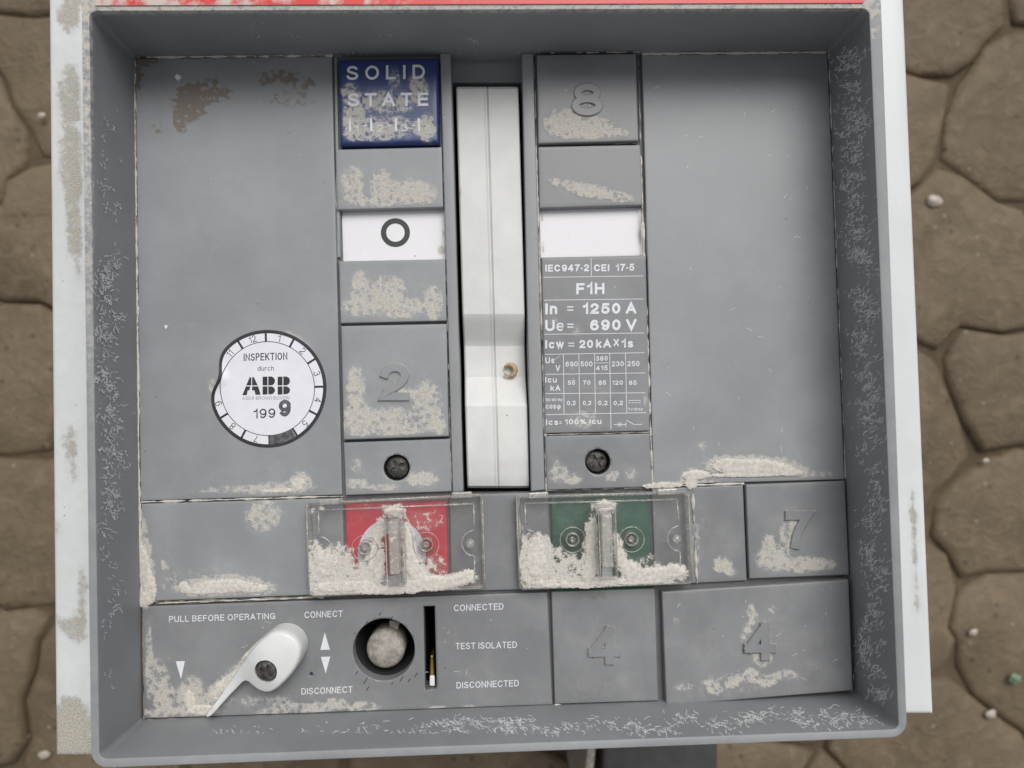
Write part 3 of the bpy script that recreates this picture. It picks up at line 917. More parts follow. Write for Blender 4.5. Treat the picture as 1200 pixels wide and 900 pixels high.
# dark steel foot seen below the frame
fo = box('foot_bracket', [(706, 860), (842, 860), (842, 960), (706, 960)], GZ + .015, GZ + .11, M['steel'], br, .004)
fo2 = box('foot_bracket', [(690, 860), (700, 860), (690, 960), (680, 960)], GZ + .015, GZ + .12, M['spindle'], br, .002)

# --- big plain panels
tile('face_panel', [(158.5, 68), (389, 66), (401, 580), (164.5, 587)], M['grey'], br, res=.0013)
rpnl = tile('face_panel', [(752, 64), (970, 62), (990, 562), (766, 568)], M['grey'], br, res=.0013)
# rails either side of the lever
for k_, (a, b_, c_, d_) in enumerate((((515.5, 62), (528, 62), (543, 576), (530.5, 577)), ((611.5, 62), (625, 62), (638.5, 574), (622.5, 576)))):
    tile('lever_rail', [a, b_, c_, d_], M['grey'], br, z=.0012 if k_ == 0 else .0008, depth=.02, res=.003)
# thin margin bars between panels and the tile columns
tile('margin_bar', [(391, 64), (395, 64), (399, 302), (394.5, 302)], M['grey'], br, z=-.001, res=.003)
tile('margin_bar', [(626.4, 64), (628.4, 64), (640, 574), (639, 574)], M['grey'], br, z=-.0018, depth=.004, res=.003)
# --- left column
bq = [(396, 69), (514, 67), (515, 168), (398.5, 170)]
blue = tile('blue_button', bq, M['blue'], br, z=.0028, depth=.009, bev=.0016)
tag(blue, 'glossy dark blue button lettered SOLID STATE')
tile('cover_tile', [(393, 175), (518, 172), (519.5, 243), (395, 246)], M['grey'], br, z=.0004)
tile('cover_tile', [(397, 306), (522, 303.5), (523.5, 376), (399, 379)], M['grey'], br, z=.0004)
t2 = tile('number_tile', [(399.5, 382), (523.5, 379.5), (526, 511.5), (402.5, 515.5)], M['grey'], br, z=.0020, bev=.0006)
tag(t2, 'grey raised tile numbered 2')
digit('2', 446, 425.5, 480, 469.5, .0020, .0011, M['grey'], t2, 9.8)


def screw_hole(px, py, r, zt, parent, name='screw'):
    c = P(px, py, 0); k = .316 / FPX
    s = lathe(name, [(0.0001, zt), (r * k * .55, zt), (r * k * .86, zt - .0007), (r * k * .9, zt - .003), (0.0001, zt - .003)], c, M['screw'], parent, 36)
    # cross recess
    cuts = []
    for a in (0.5, 0.5 + math.pi / 2):
        bm = bmesh.new()
        bmesh.ops.create_cube(bm, size=1, matrix=Matrix.Translation((c.x, c.y, zt)) @ Matrix.Rotation(a, 4, 'Z') @ Matrix.Diagonal((r * k * 1.15, r * k * .26, .0032, 1)))
        me = bpy.data.meshes.new('cutter'); bm.to_mesh(me); bm.free()
        o = bpy.data.objects.new('cutter', me); COL.objects.link(o); cuts.append(o)
    apply_bool(s, cuts)
    s.data.set_sharp_from_angle(angle=R(35))
    return s


s5 = tile('screw_plate', [(402.5, 518.5), (527, 514), (529.5, 576), (405, 580.5)], M['grey'], br, z=.0003, holes=[cyl_cut(465, 548, 15.2, -.02, .01)])
lathe('hole_lining', [(15.5 * .316 / FPX, -.0002), (15.5 * .316 / FPX, -.0062), (14.6 * .316 / FPX, -.0062), (14.6 * .316 / FPX, -.0002)], P(465, 548, 0), M['black'], s5, 40, close=True)
screw_hole(465, 548, 14.6, -.0028, s5)
# status flags
fl = tile('status_flag', [(400, 247), (522, 244), (525, 306), (401.5, 308)], M['flag'], br, z=-.0038, depth=.002, res=.001)
ik = Ink(-.00375)
oc = P(463.4, 272.6, -.00375)
ringV, ringF = [], []
for i in range(64):
    a = 2 * math.pi * i / 64; k = .320 / FPX
    for r_ in (17.0, 10.8): ringV.append((oc.x + r_ * k * math.cos(a), oc.y + r_ * k * math.sin(a), -.00372))
for i in range(64):
    j = (i + 1) % 64
    ringF.append((2 * i, 2 * j, 2 * j + 1, 2 * i + 1))
o = mesh('off_symbol', ringV, ringF, M['black_ink'], fl)
fl2 = tile('status_flag', [(631, 244), (752, 242), (755, 300), (633, 303)], M['flag'], br, z=-.0036, depth=.002, res=.001)

# --- right column
t8 = tile('number_tile', [(629, 64), (745.5, 62.5), (748.5, 165), (630.5, 168.5)], M['grey_dark'], br, z=.0022, bev=.0006)
tag(t8, 'grey raised tile numbered 8')
digit('8', 670, 97, 706.5, 135.5, .0022, .0010, M['grey_dark'], t8, 8.8)
tile('cover_tile', [(630.5, 171.5), (750.5, 169.5), (753, 240.5), (632, 244)], M['grey_dark'], br, z=.0004)
npl = tile('rating_plate', [(634.5, 301.5), (757, 299.5), (761.5, 505), (638.5, 508)], M['grey_dark'], br, z=.0004)
s6 = tile('screw_plate', [(638.5, 511), (761.5, 508), (764, 570.5), (641, 574.5)], M['grey_dark'], br, z=.0003, holes=[cyl_cut(700.4, 541, 15, -.02, .01)])
lathe('hole_lining', [(15.3 * .316 / FPX, -.0002), (15.3 * .316 / FPX, -.0062), (14.4 * .316 / FPX, -.0062), (14.4 * .316 / FPX, -.0002)], P(700.4, 541, 0), M['black'], s6, 40, close=True)
screw_hole(700.4, 541, 14.4, -.0028, s6)

# --- rating plate print
ik = Ink(.00045)
B = 1.75
T = ik.text
T('IEC', 639, 318.4, 656.5, 318.2, 8.2, B); T('947·2', 658.5, 318.2, 690.3, 317.8, 8.2, B)
T('CEI', 696, 318, 714, 317.8, 8.2, B); T('17·5', 721.6, 317.6, 743.3, 317.2, 8.2, B)
ik.line(692.7, 302.5, 693, 324.3)
ik.line(637, 325, 754, 323.3)
T('F1H', 675.3, 345, 708.3, 344.6, 13.2, 2.8)
ik.line(637.5, 351.8, 754, 350.3)
T('In', 639, 368.5, 653, 368.3, 13, 2.9); T('1250', 683, 368, 727, 367.6, 12.6, 2.9); T('A', 733.3, 367.6, 745.7, 367.4, 13, 2.9)
T('U', 639, 388, 650, 387.9, 13, 2.7); T('e', 652, 387.9, 661, 387.8, 13, 1.9); T('690', 691.6, 387.4, 727.3, 387, 12.8, 2.9); T('V', 733.7, 387, 746, 386.8, 13, 2.9)
for y in (359.7, 363.4, 380, 383.4): ik.line(664.8, y, 672, y - .1, 1.5)
ik.line(638, 391.8, 754.8, 390.2)
T('Icw', 639, 408.4, 660.7, 408.2, 9.8, 2.1); T('20', 679, 408, 695, 407.8, 9.6, 2.1); T('kA', 698.4, 407.6, 716, 407.4, 9.8, 2.1)
T('x', 719, 405.6, 725.3, 405.6, 11, 1.7); T('1s', 728.5, 407.4, 742, 407.2, 9.8, 2.1)
for y in (402.2, 405.4): ik.line(666, y, 673, y - .1, 1.2)
ik.line(638.7, 415.3, 755, 413.3)
ik.line(639, 438.7, 756, 437); ik.line(639.3, 461.3, 756.3, 460.3); ik.line(639.7, 486, 757, 483.6)
ik.line(660.3, 415, 661, 485.6); ik.line(678.3, 414.7, 679.4, 485.3); ik.line(696.6, 414.3, 697.8, 485); ik.line(714.5, 414, 716, 503.4); ik.line(733, 413.7, 734.5, 484)
b2 = .95
T('Ue', 639, 425.7, 650.4, 425.6, 7, 1.3); T('V', 651, 435, 656.4, 435, 7, 1.3); ik.line(650.5, 421.5, 656, 417, .4)
T('690', 662.7, 429.6, 677, 429.4, 5.9, b2); T('500', 680.3, 429.4, 694.4, 429.3, 5.9, b2)
T('380', 698.2, 422.8, 712.2, 422.6, 5.3, b2); ik.line(697.8, 425.4, 713.2, 425.2, .6); T('415', 698.6, 434, 712.2, 433.8, 5.5, b2)
T('230', 717, 429.4, 731, 429.2, 6, b2); T('250', 735.2, 429.2, 749.4, 429, 6, b2)
T('Icu', 639, 448.4, 652.4, 448.3, 6.6, 1.25); T('kA', 645, 458, 656.7, 457.9, 6.4, 1.2)
for s_, a, b_ in (('55', 665.3, 674), ('70', 683.2, 692), ('85', 701.6, 710.3), ('120', 717.4, 730), ('85', 737, 746)): T(s_, a, 451, b_, 450.9, 5.1, b2)
T('50 60 Hz', 639.4, 470.3, 659, 470.1, 3.4, .6); T('cos', 639.7, 479, 651.5, 478.9, 6.2, b2); T('φ', 652.6, 479, 657, 478.9, 6.2, .9)
for a, b_ in ((664.4, 674.7), (683, 693), (701, 712), (719, 730)): T('0,2', a, 474.9, b_, 474.7, 5.2, b2)
ik.line(736.5, 469.4, 751, 469.2, .6)
for a in (736.5, 740.3, 744.1, 747.9): ik.line(a, 472, a + 2.8, 471.9, .6)
T('T=15ms', 735.8, 481.2, 753, 481, 3.1, .55)
T('Ics', 639.8, 498, 654, 497.9, 6.4, 1.2); T('100%', 662, 497.4, 686.7, 497.2, 6.2, 1.2); T('Icu', 690.7, 497, 704.7, 496.9, 6.4, 1.2)
ik.line(655.4, 494.3, 658.4, 494.3, .8); ik.line(655.4, 496.2, 658.4, 496.2, .8)
ik.line(719.4, 497.5, 733.4, 497.4); ik.line(724, 495, 728.4, 500, .7); ik.line(724, 500, 728.4, 495, .7); ik.line(733.4, 495, 733.5, 500, .7)
ik.line(734, 492.3, 743, 497.4); ik.line(743, 497.4, 752.4, 497.2)
ik.build('rating_print', M['white_ink'], npl)

# --- blue button print
ik = Ink(.0029)
ik.text('SOLID', 406, 93.9, 498, 92.3, 16.6, 2.9, .38)
ik.text('STATE', 407.5, 124.8, 502, 124, 15.6, 3.0, .30)
for x in (410, 435, 464, 491): ik.line(x - .3, 138.5, x + .3, 154, 2.6)
ik.text('1', 416, 155, 420, 155, 8, 1.1); ik.text('2', 442, 154.4, 449, 154.2, 8.2, 1.1); ik.text('3', 470.8, 154, 478, 153.8, 8.2, 1.1); ik.text('4', 497, 154, 505, 153.8, 8.2, 1.1)
for x in (425, 454, 482.5): ik.line(x, 147, x + 4.5, 147, 1.0)
ik.build('button_lettering', M['white_ink'], blue)

box('well_end_wall', [(528, 57), (615, 57), (615, 97), (529, 97)], -.030, -.011, M['frame'], br, .0004)
# --- lever in its well
# profile along the lever (photo y -> height): dips in the middle
prof = [(97.5, -.012), (98.5, -.006), (100, -.0035), (104, -.0022), (200, -.0018), (300, -.0015), (368, -.0018), (372, -.0024), (401, -.0092), (404, -.0096), (441, -.0094), (444, -.0088), (473, -.0030), (476, -.0024), (540, -.0026), (560, -.0034), (570, -.0045), (573.5, -.0075), (575, -.014)]
pl = []
for a, b_ in zip(prof[:-1], prof[1:]):
    m_ = max(1, int((b_[0] - a[0]) / 5))
    for k in range(m_): pl.append((a[0] + (b_[0] - a[0]) * k / m_, a[1] + (b_[1] - a[1]) * k / m_))
pl.append(prof[-1])
V, F = [], []
NU = 15
for (y, z) in pl:
    t = (y - 98) / (575 - 98)
    a = P(534 + 13.5 * t, y, -.002); b_ = P(607.5 + 13.5 * t, y, -.002)
    for k in range(NU):
        u = k / (NU - 1)
        # cluster at edges for rounding, groove in the centre
        uu = [0, .0, .012, .03, .07, .3, .44, .47, .485, .50, .52, .6, .93, .985, 1.0][k]
        zz = [-.03, -.0012, -.0004, 0, 0, 0, 0, .0003, .0002, -.0009, 0, 0, 0, -.0003, -.0012][k]
        if k == 0: V.append(Vector((a.x, a.y, -.032)))
        else: V.append(Vector((a.x + (b_.x - a.x) * uu, a.y + (b_.y - a.y) * uu, z + zz)))
    V.append(Vector((b_.x, b_.y, -.032)))
NC = NU + 1
for j in range(len(pl) - 1):
    for k in range(NC - 1):
        a = j * NC + k
        F.append((a, a + 1, a + NC + 1, a + NC))
F.append(tuple(range(NC))); F.append(tuple((len(pl) - 1) * NC + k for k in range(NC)))
lv = mesh('operating_lever', V, F, M['lever'], br, True)
lv.data.set_sharp_from_angle(angle=R(14))
set_dust(lv, .05)
# little curl stuck on the lever
c = P(597, 434, -.0075)
V, F = [], []
k_ = .330 / FPX
for i in range(15):
    t = i / 14; a = R(150 - 300 * t)
    cx = c.x + (1 + math.cos(a) * 6.5) * k_ - .0004; cy = c.y + math.sin(a) * 6.5 * k_
    rr_ = (.00045 + .0008 * math.sin(math.pi * min(1, t * 1.2))) 
    for b_ in range(8):
        bb = 2 * math.pi * b_ / 8
        V.append((cx + math.cos(a) * math.cos(bb) * rr_, cy + math.sin(a) * math.cos(bb) * rr_, -.0084 + math.sin(bb) * rr_ * 1.6 + .001))
for i in range(14):
    for b_ in range(8):
        F.append((i * 8 + b_, i * 8 + (b_ + 1) % 8, i * 8 + 8 + (b_ + 1) % 8, i * 8 + 8 + b_))
F.append(tuple(range(8))); F.append(tuple(14 * 8 + b_ for b_ in range(8)))
o = mesh('wood_shaving', V, F, M['tan'], None, True)
tag(o, 'small tan curled shaving stuck in the dip of the pale central lever', 'shaving')

# --- band with the two push buttons
tile('lower_panel', [(165, 590.5), (401.5, 583.5), (404.5, 696), (166.5, 705)], M['grey'], br, z=-.0002)
tile('lower_panel', [(526.5, 580), (642, 577), (646, 690), (529, 693.5)], M['grey_dark'], br, z=-.0002)
tile('lower_panel', [(764, 572.5), (871, 568.5), (875.5, 680.5), (768, 686)], M['grey_dark'], br, z=-.0002)
t7 = tile('number_tile', [(874, 568), (990.5, 563.5), (995.5, 674), (878.5, 678.5)], M['grey_dark'], br, z=.0014, bev=.0006)
tag(t7, 'grey raised tile numbered 7')
digit('7', 920, 599, 951.5, 643.5, .0014, .0012, M['grey_dark'], t7)
rb = tile('red_button', [(404, 590), (523.5, 587), (526.5, 693), (407, 698)], M['red'], br, z=-.0002, bev=.0008)
gb = tile('green_button', [(645, 582), (761, 579.5), (765.5, 690), (648, 694)], M['green'], br, z=-.0004, bev=.0008)
# white ring printed on the red button
V, F = [], []
for i in range(49):
    a = 2 * math.pi * i / 48
    for r_ in (40, 23.5): V.append(P(459 + math.cos(a) * r_, 650 - math.sin(a) * r_ * 1.06, -.00012))
for i in range(48): F.append((2 * i, 2 * i + 2, 2 * i + 3, 2 * i + 1))
o = mesh('off_ring', V, F, M['white_ink'], rb); set_dust(o, .1)
ik = Ink(-.00032); ik.poly([(704, 598), (716, 598), (718, 684), (706, 684)]); ik.build('on_bar', M['white_ink'], gb)


def tube(name, pts, r, mat, parent, n=6):
    """pts world points; small round rib"""
    V, F = [], []
    for i, p in enumerate(pts):
        a = pts[max(0, i - 1)]; b_ = pts[min(len(pts) - 1, i + 1)]
        d = (b_ - a).normalized(); s = d.cross(Vector((0, 0, 1))).normalized(); u = s.cross(d)
        for k in range(n):
            t = 2 * math.pi * k / n
            V.append(p + s * math.cos(t) * r + u * math.sin(t) * r)
    for i in range(len(pts) - 1):
        for k in range(n):
            F.append((i * n + k, i * n + (k + 1) % n, (i + 1) * n + (k + 1) % n, (i + 1) * n + k))
    F.append(tuple(range(n))); F.append(tuple((len(pts) - 1) * n + k for k in range(n)))
    return mesh(name, V, F, mat, parent, True)


ZC = .0062


def cover(outer, inner, pinr, bosses, fin_, label, blobs_):
    top = tile('clear_cover', outer, M['clear'], br, z=ZC, depth=.0012, bev=.0004, res=.0009, dust=False)
    cb = []
    addblobs(cb, [(*b_[:5], b_[5] * .84) for b_ in blobs_])
    at = top.data.attributes.new('dust', 'FLOAT', 'POINT'); vals = []
    for v in top.data.vertices:
        t_ = CAM.z / (CAM.z - v.co.z)
        vals.append(max(.05, fld(cb, CAM.x + (v.co.x - CAM.x) * t_, CAM.y + (v.co.y - CAM.y) * t_)) if v.co.z > ZC - .0005 else 0)
    at.data.foreach_set('value', vals)
    tag(top, label)
    # side walls: a thin skirt to the panel
    q = [P(x, y, ZC) for x, y in outer]
    for i in range(4):
        a, b_ = q[i], q[(i + 1) % 4]
        d = (b_ - a).normalized(); nn_ = Vector((d.y, -d.x, 0)) * -1
        cen = sum(q, Vector()) / 4
        if (cen - a).dot(nn_) < 0: nn_ = -nn_
        V = []
        for z in (.0003, ZC - .0013):
            V += [Vector((*(a + d * .0004).xy, z)), Vector((*(b_ - d * .0004).xy, z)), Vector((*(b_ - d * .0004 + nn_ * .0009).xy, z)), Vector((*(a + d * .0004 + nn_ * .0009).xy, z))]
        mesh('cover_side', V, [(0, 1, 2, 3), (7, 6, 5, 4), (0, 4, 5, 1), (1, 5, 6, 2), (2, 6, 7, 3), (3, 7, 4, 0)], M['clear_edge'], top)
        tube('cover_edge', [a + d * .001, a * .5 + b_ * .5, b_ - d * .001], .00032, M['clear_edge'], top)  # pale line drawn where refraction would brighten the edge
    # inner moulded rib with half round notches round the pins
    (x0, y0), (x1, y1), (x2, y2), (x3, y3) = inner
    def rib(pts, r=.00042): tube('moulded_rib', [P(x, y, ZC + .0001) for x, y in pts], r, M['clear_edge'], top)
    rib([(x0, y0), (x1, y1)])
    px, py = pinr
    arc = [(px + 5 - 15 * math.sin(R(t)), py - 15 * math.cos(R(t))) for t in range(0, 181, 15)]
    rib([(x1, y1), (x1 + (px + 5 - x1) * .8, py - 15)])
    rib(arc, .00035)
    rib([(px + 5, py + 15), (x2, y2)])
    ypl = py + (y0 - y1) 
    rib([(x0, y0), (x0 + 1, ypl - 15)])
    arc = [(x0 + 1 + 15 * math.sin(R(t)), ypl - 15 * math.cos(R(t))) for t in range(0, 181, 15)]
    rib(arc, .00035)
    kk = (.316 - ZC) / FPX
    c = P(px, py, ZC); lathe('hinge_pin', [(5.4 * kk, ZC), (5.4 * kk, ZC + .0016), (4.2 * kk, ZC + .0024), (.0001, ZC + .0028)], c, M['clear_edge'], top, 24)
    for (bx, by) in bosses:
        c = P(bx, by, ZC)
        lathe('cover_boss', [(15.2 * kk, ZC + .0001), (15.2 * kk, ZC + .0005), (14.2 * kk, ZC + .0005), (14.2 * kk, ZC + .0001)], c, M['clear_edge'], top, 40, close=True)
        lathe('cover_boss', [(8 * kk, ZC - .004), (8.0 * kk, ZC + .0008), (6.6 * kk, ZC + .0008), (6.0 * kk, ZC - .004)], c, M['clear_edge'], top, 32, close=True)
        lathe('boss_core', [(3.6 * kk, ZC - .004), (3.6 * kk, ZC + .0002), (2.2 * kk, ZC + .0006), (.0001, ZC - .0006)], c, M['clear_edge'], top, 24)
    # grip fin
    (fx0, fy0), (fx1, fy1) = fin_
    f = box('grip_fin', [(fx0, fy0), (fx1, fy0 - .5), (fx1 + 3, fy1 - .5), (fx0 + 3, fy1)], ZC + .0002, ZC + .0105, M['clear'], top, .0011, 4)
    for p in f.data.polygons: p.use_smooth = True
    box('grip_core', [(fx0 + 4.5, fy0 + 9), (fx1 - 4.5, fy0 + 9), (fx1 - 2.5, fy1 - 15), (fx0 + 6.5, fy1 - 15)], ZC + .0006, ZC + .0086, M['clear_white'], top, .0008, 3)  # whitened core, its pale colour brightens the fin
    zt = ZC + .0107
    loop_ = [(fx0 + 1, fy0 + 1), (fx1 - 1, fy0 + .5), (fx1 + 2, fy1 - 1.5), (fx0 + 4, fy1 - 1), (fx0 + 1, fy0 + 1)]
    tube('fin_edge', [P(x, y, zt) for x, y in loop_], .00024, M['clear_edge'], top)  # pale outline standing in for the fin's bright refracting edges
    # hinge blocks on the upper edge
    for hx in (outer[0][0] + 14, outer[1][0] - 36):
        t = (hx - outer[0][0]) / (outer[1][0] - outer[0][0]); hy = outer[0][1] + (outer[1][1] - outer[0][1]) * t
        box('hinge_block', [(hx, hy - 4), (hx + 24, hy - 5), (hx + 24, hy + 2), (hx, hy + 3)], ZC - .0015, ZC + .0012, M['clear_edge'], top, .0005)
    return top


cover([(359, 590), (565, 579.5), (568.5, 689), (362.5, 699)], [(373, 598), (555, 590.5), (556, 680), (375, 690)], (551, 636.5), [(427.6, 642), (499.4, 638.4)], [(450, 602), (471, 689)], 'clear cover over the red button, caked with dust',
      [(385, 668, 24, 26, 0, .85), (395, 686, 40, 13, 0, .86), (368, 650, 9, 18, 0, .8), (425, 680, 30, 14, 0, .74), (400, 650, 16, 14, 30, .62), (440, 640, 9, 34, 14, .66), (430, 668, 20, 14, 0, .58), (461, 599, 13, 8, 0, .8), (480, 645, 9, 36, -8, .66), (486, 670, 14, 18, -30, .8), (505, 684, 34, 9, 0, .92), (535, 680, 24, 8, -6, .85), (460, 692, 60, 6, 0, .8), (500, 610, 26, 14, 0, .30), (505, 665, 20, 16, 0, .42), (372, 598, 10, 8, 0, .3), (420, 594, 50, 5, 0, .2)])
cover([(605, 582), (806.5, 576.5), (811.5, 683.5), (609, 690.5)], [(615, 590), (793, 585.5), (797, 672), (620, 684)], (792, 631), [(671, 632.5), (740, 632)], [(700, 594), (722, 681)], 'clear cover over the green button, caked with dust',
      [(630, 660, 19, 32, 0, .92), (628, 636, 14, 12, 0, .82), (645, 682, 34, 10, 0, .82), (668, 668, 22, 18, 0, .62), (655, 655, 14, 14, 0, .55), (690, 684, 50, 8, 0, .82), (692, 640, 9, 36, 4, .8), (690, 668, 12, 18, 10, .85), (708, 594, 15, 9, 0, .85), (727, 650, 8, 26, -10, .74), (738, 668, 14, 12, 30, .85), (765, 673, 28, 10, -4, .82), (790, 670, 16, 10, 0, .85), (745, 681, 50, 7, 0, .78), (760, 660, 14, 12, 0, .36), (614, 650, 3, 36, 0, .4)])

# --- bottom band
d1 = tile('control_panel', [(166, 711), (641.5, 694), (647.5, 826), (168.5, 842.5)], M['grey_dark'], br, z=.0, base=.12,
          holes=[cyl_cut(450, 761, 35.6, -.02, .01, 72), quad_cut([(496.3, 710.5), (509.5, 710), (512, 807.5), (498.2, 808.5)], -.02, .01), cyl_cut(364.5, 790, 2, -.003, .01, 16)])
k_ = .316 / FPX
lathe('bore', [(35.7 * k_, -.0058), (35.7 * k_, -.034), (.0001, -.034), (.0001, -.035), (36.6 * k_, -.035), (36.6 * k_, -.0058)], P(450, 761, 0), M['black'], br, 56, close=True)
lathe('racking_spindle', [(22.8 * k_ * 1.0, -.032), (22.8 * k_, -.0075), (21.8 * k_, -.0058), (18.5 * k_, -.0048), (10 * k_, -.0043), (.0001, -.0041)], P(449.5, 766, 0), M['spindle'], br, 48)
sp = box('spindle_key', [(456, 727), (468, 728), (467, 738), (456, 738)], -.022, -.010, M['spindle'], br, .0005)
pt = box('brass_pointer', [(504.5, 768), (507.5, 768), (509.8, 804), (503, 804)], -.012, -.003, M['brass'], br, .0006)
box('pointer_tip', [(503.4, 792), (509.4, 792), (509.6, 804.5), (503.2, 804.5)], -.0030, -.0015, M['flag'], br, .0006)
for args in (('PULL BEFORE OPERATING', 198, 729.2, 322.5, 725.4, 7.2), ('CONNECT', 356.8, 724.3, 401.8, 722.8, 7.5), ('DISCONNECT', 353.2, 814, 413.3, 811.6, 7.5),
             ('CONNECTED', 532, 716.3, 590, 714.3, 7.5), ('TEST ISOLATED', 533.8, 761, 605.8, 759.2, 7.5), ('DISCONNECTED', 535, 806.8, 608, 804.2, 7.5)):
    ik = Ink(.00006); ik.text(*args, 1.0); ik.build('panel_lettering', M['white_ink'], d1)
for q in ([(206, 775), (216.6, 774.8), (212.2, 796)], [(380.6, 741), (386.6, 761.3), (375.4, 761.6)], [(376, 769.8), (387, 769.4), (381.7, 789.2)]):
    ik = Ink(.00006); ik.poly(q); ik.build('printed_arrow', M['white_ink'], d1)
# dark nicks round the hole
ik = Ink(.00005)
rr = random.Random(3)
for a, r0, L in ((60, 37, 3), (75, 40, 4), (95, 43, 4), (120, 38, 3), (-120, 38, 9), (-112, 47, 6), (-55, 39, 7), (-48, 46, 5), (-35, 48, 6), (-140, 40, 5), (150, 39, 2), (-75, 40, 3)):
    x = 450 + math.cos(R(a)) * r0; y = 761 - math.sin(R(a)) * r0
    ik.line(x, y, x - L * .55, y + L * .8, 1.1)
ik.build('scratch_marks', M['black_ink'], d1, False)
d2 = tile('number_tile', [(646, 693.5), (767.5, 689.5), (771.5, 821.5), (650, 825.5)], M['grey_dark'], br, z=.0006, bev=.0006, base=.10)
tag(d2, 'narrow grey tile numbered 4')
digit('4', 690, 734, 727, 779.5, .0006, .0011, M['grey_dark'], d2)
d3 = tile('number_tile', [(775.5, 693.5), (995, 679.5), (1000, 809.5), (781, 827.5)], M['grey_dark'], br, z=.0026, bev=.0007, depth=.0086, base=.14, tilt=(-.001, .0008, .0008, 0))
tag(d3, 'wide tilted grey tile numbered 4')
digit('4', 873, 730, 909.5, 774.5, .0031, .0013, M['grey_dark'], d3)

# --- white knob
def knob():
    raw = [(241.5, 838.5), (256, 818), (272, 794), (288, 770), (300, 755), (308, 748), (317, 742), (327, 740), (337, 742), (346, 748), (351.5, 757), (352.5, 766), (350, 776), (344, 787), (336, 797), (327, 806), (319, 811), (311, 812.3), (303, 809.5), (296, 804.5), (290, 799.5), (285, 799.5), (276, 808), (262, 823), (248, 838.5)]
    ZT = .0120
    # smooth closed outline
    pts = []
    n = len(raw)
    for i in range(n):
        p0, p1, p2, p3 = (Vector(raw[(i + k - 1) % n]) for k in range(4))
        m_ = 4
        for j in range(m_):
            t = j / m_
            pts.append(0.5 * ((2 * p1) + (p2 - p0) * t + (2 * p0 - 5 * p1 + 4 * p2 - p3) * t * t + (3 * p1 - p0 - 3 * p2 + p3) * t ** 3))
    n = len(pts)
    def inset(d):
        out = []
        for i in range(n):
            a, b_ = pts[i - 1], pts[(i + 1) % n]
            tdir = (b_ - a).normalized(); nn_ = Vector((-tdir.y, tdir.x))
            out.append(pts[i] + nn_ * d)
        return out
    area = sum(pts[i].x * pts[(i + 1) % n].y - pts[(i + 1) % n].x * pts[i].y for i in range(n))
    sg = 1 if area > 0 else -1
    def height(p):     # head stands higher than the pointing tail
        t = max(0, min(1, (math.hypot(p.x - 245, p.y - 838) - 40) / 60))
        return .006 + (ZT - .006) * t * t * (3 - 2 * t)
    V, F = [], []
    lay = [(0, 0), (0, .5), (0, .70), (.4, .83), (1.2, .92), (2.6, .975), (4.2, 1.0)]
    for d, f in lay:
        full, flat_ = inset(d * sg), inset(0)
        for i in range(n):
            h = height(pts[i])
            kk = .25 + .75 * max(0, (h - .006) / (ZT - .006))
            p = flat_[i] + (full[i] - flat_[i]) * kk
            w_ = P(p.x, p.y, h)
            w_.z = .0002 + (h - .0002) * f
            V.append(w_)
    for k in range(len(lay) - 1):
        for i in range(n):
            j = (i + 1) % n
            F.append((k * n + i, k * n + j, (k + 1) * n + j, (k + 1) * n + i))
    F.append(tuple((len(lay) - 1) * n + i for i in range(n))); F.append(tuple(range(n)))
    k_ = mesh('turn_knob', V, F, M['knob'], br)
    bm = bmesh.new(); bm.from_mesh(k_.data)
    bmesh.ops.triangulate(bm, faces=[f for f in bm.faces if len(f.verts) > 4]); bm.to_mesh(k_.data); bm.free()
    apply_bool(k_, [cyl_z(310.5, 788, 13.6, .001, .03, ZT)])
    for p in k_.data.polygons: p.use_smooth = True
    k_.data.set_sharp_from_angle(angle=R(50))
    set_dust(k_, .12, .5)
    return k_, ZT


def cyl_z(px, py, rpx, z0, z1, zref):
    c = P(px, py, zref); r = rpx * (.316 - zref) / FPX
    bm = bmesh.new()
    bmesh.ops.create_cone(bm, cap_ends=True, segments=48, radius1=r, radius2=r, depth=z1 - z0, matrix=Matrix.Translation((c.x, c.y, (z0 + z1) / 2)))
    me = bpy.data.meshes.new('cutter'); bm.to_mesh(me); bm.free()
    o = bpy.data.objects.new('cutter', me); COL.objects.link(o)
    return o


kn, ZT = knob()
tag(kn, 'white turn knob with a pointing tail')
c = P(310.5, 788, ZT); k_ = .309 / FPX
s = lathe('screw', [(.0001, ZT - .0016), (8 * k_, ZT - .0017), (12.2 * k_, ZT - .0028), (12.8 * k_, ZT - .006), (.0001, ZT - .006)], c, M['screw'], kn, 36)
cuts = []
for a in (1.1, 1.1 + math.pi / 2):
    bm = bmesh.new(); bmesh.ops.create_cube(bm, size=1, matrix=Matrix.Translation((c.x, c.y, ZT - .0016)) @ Matrix.Rotation(a, 4, 'Z') @ Matrix.Diagonal((15 * k_, 4 * k_, .003, 1)))
    me = bpy.data.meshes.new('cutter'); bm.to_mesh(me); bm.free()
    o = bpy.data.objects.new('cutter', me); COL.objects.link(o); cuts.append(o)
apply_bool(s, cuts)
s.data.set_sharp_from_angle(angle=R(35))

rr = random.Random(77)
for nm, tgt, x0, x1, y0, y1, n_s, zz in (('fine_scratches', rpnl, 765, 965, 90, 530, 26, .00004), ('fine_scratches', d3, 790, 985, 705, 800, 16, .0034), ('fine_scratches', d1, 185, 630, 720, 820, 14, .00004)):
    ik = Ink(zz)
    for _ in range(n_s):
        x, y = rr.uniform(x0, x1), rr.uniform(y0, y1); a = R(rr.gauss(-30, 40)); L = rr.uniform(2, 9)
        for k in range(3):
            x2, y2 = x + math.cos(a) * L / 3, y + math.sin(a) * L / 3
            ik.line(x, y, x2, y2, rr.uniform(.2, .45)); x, y = x2, y2; a += rr.gauss(0, .3)
    o = ik.build(nm, M['scuff'], tgt, False); o['kind'] = 'stuff'
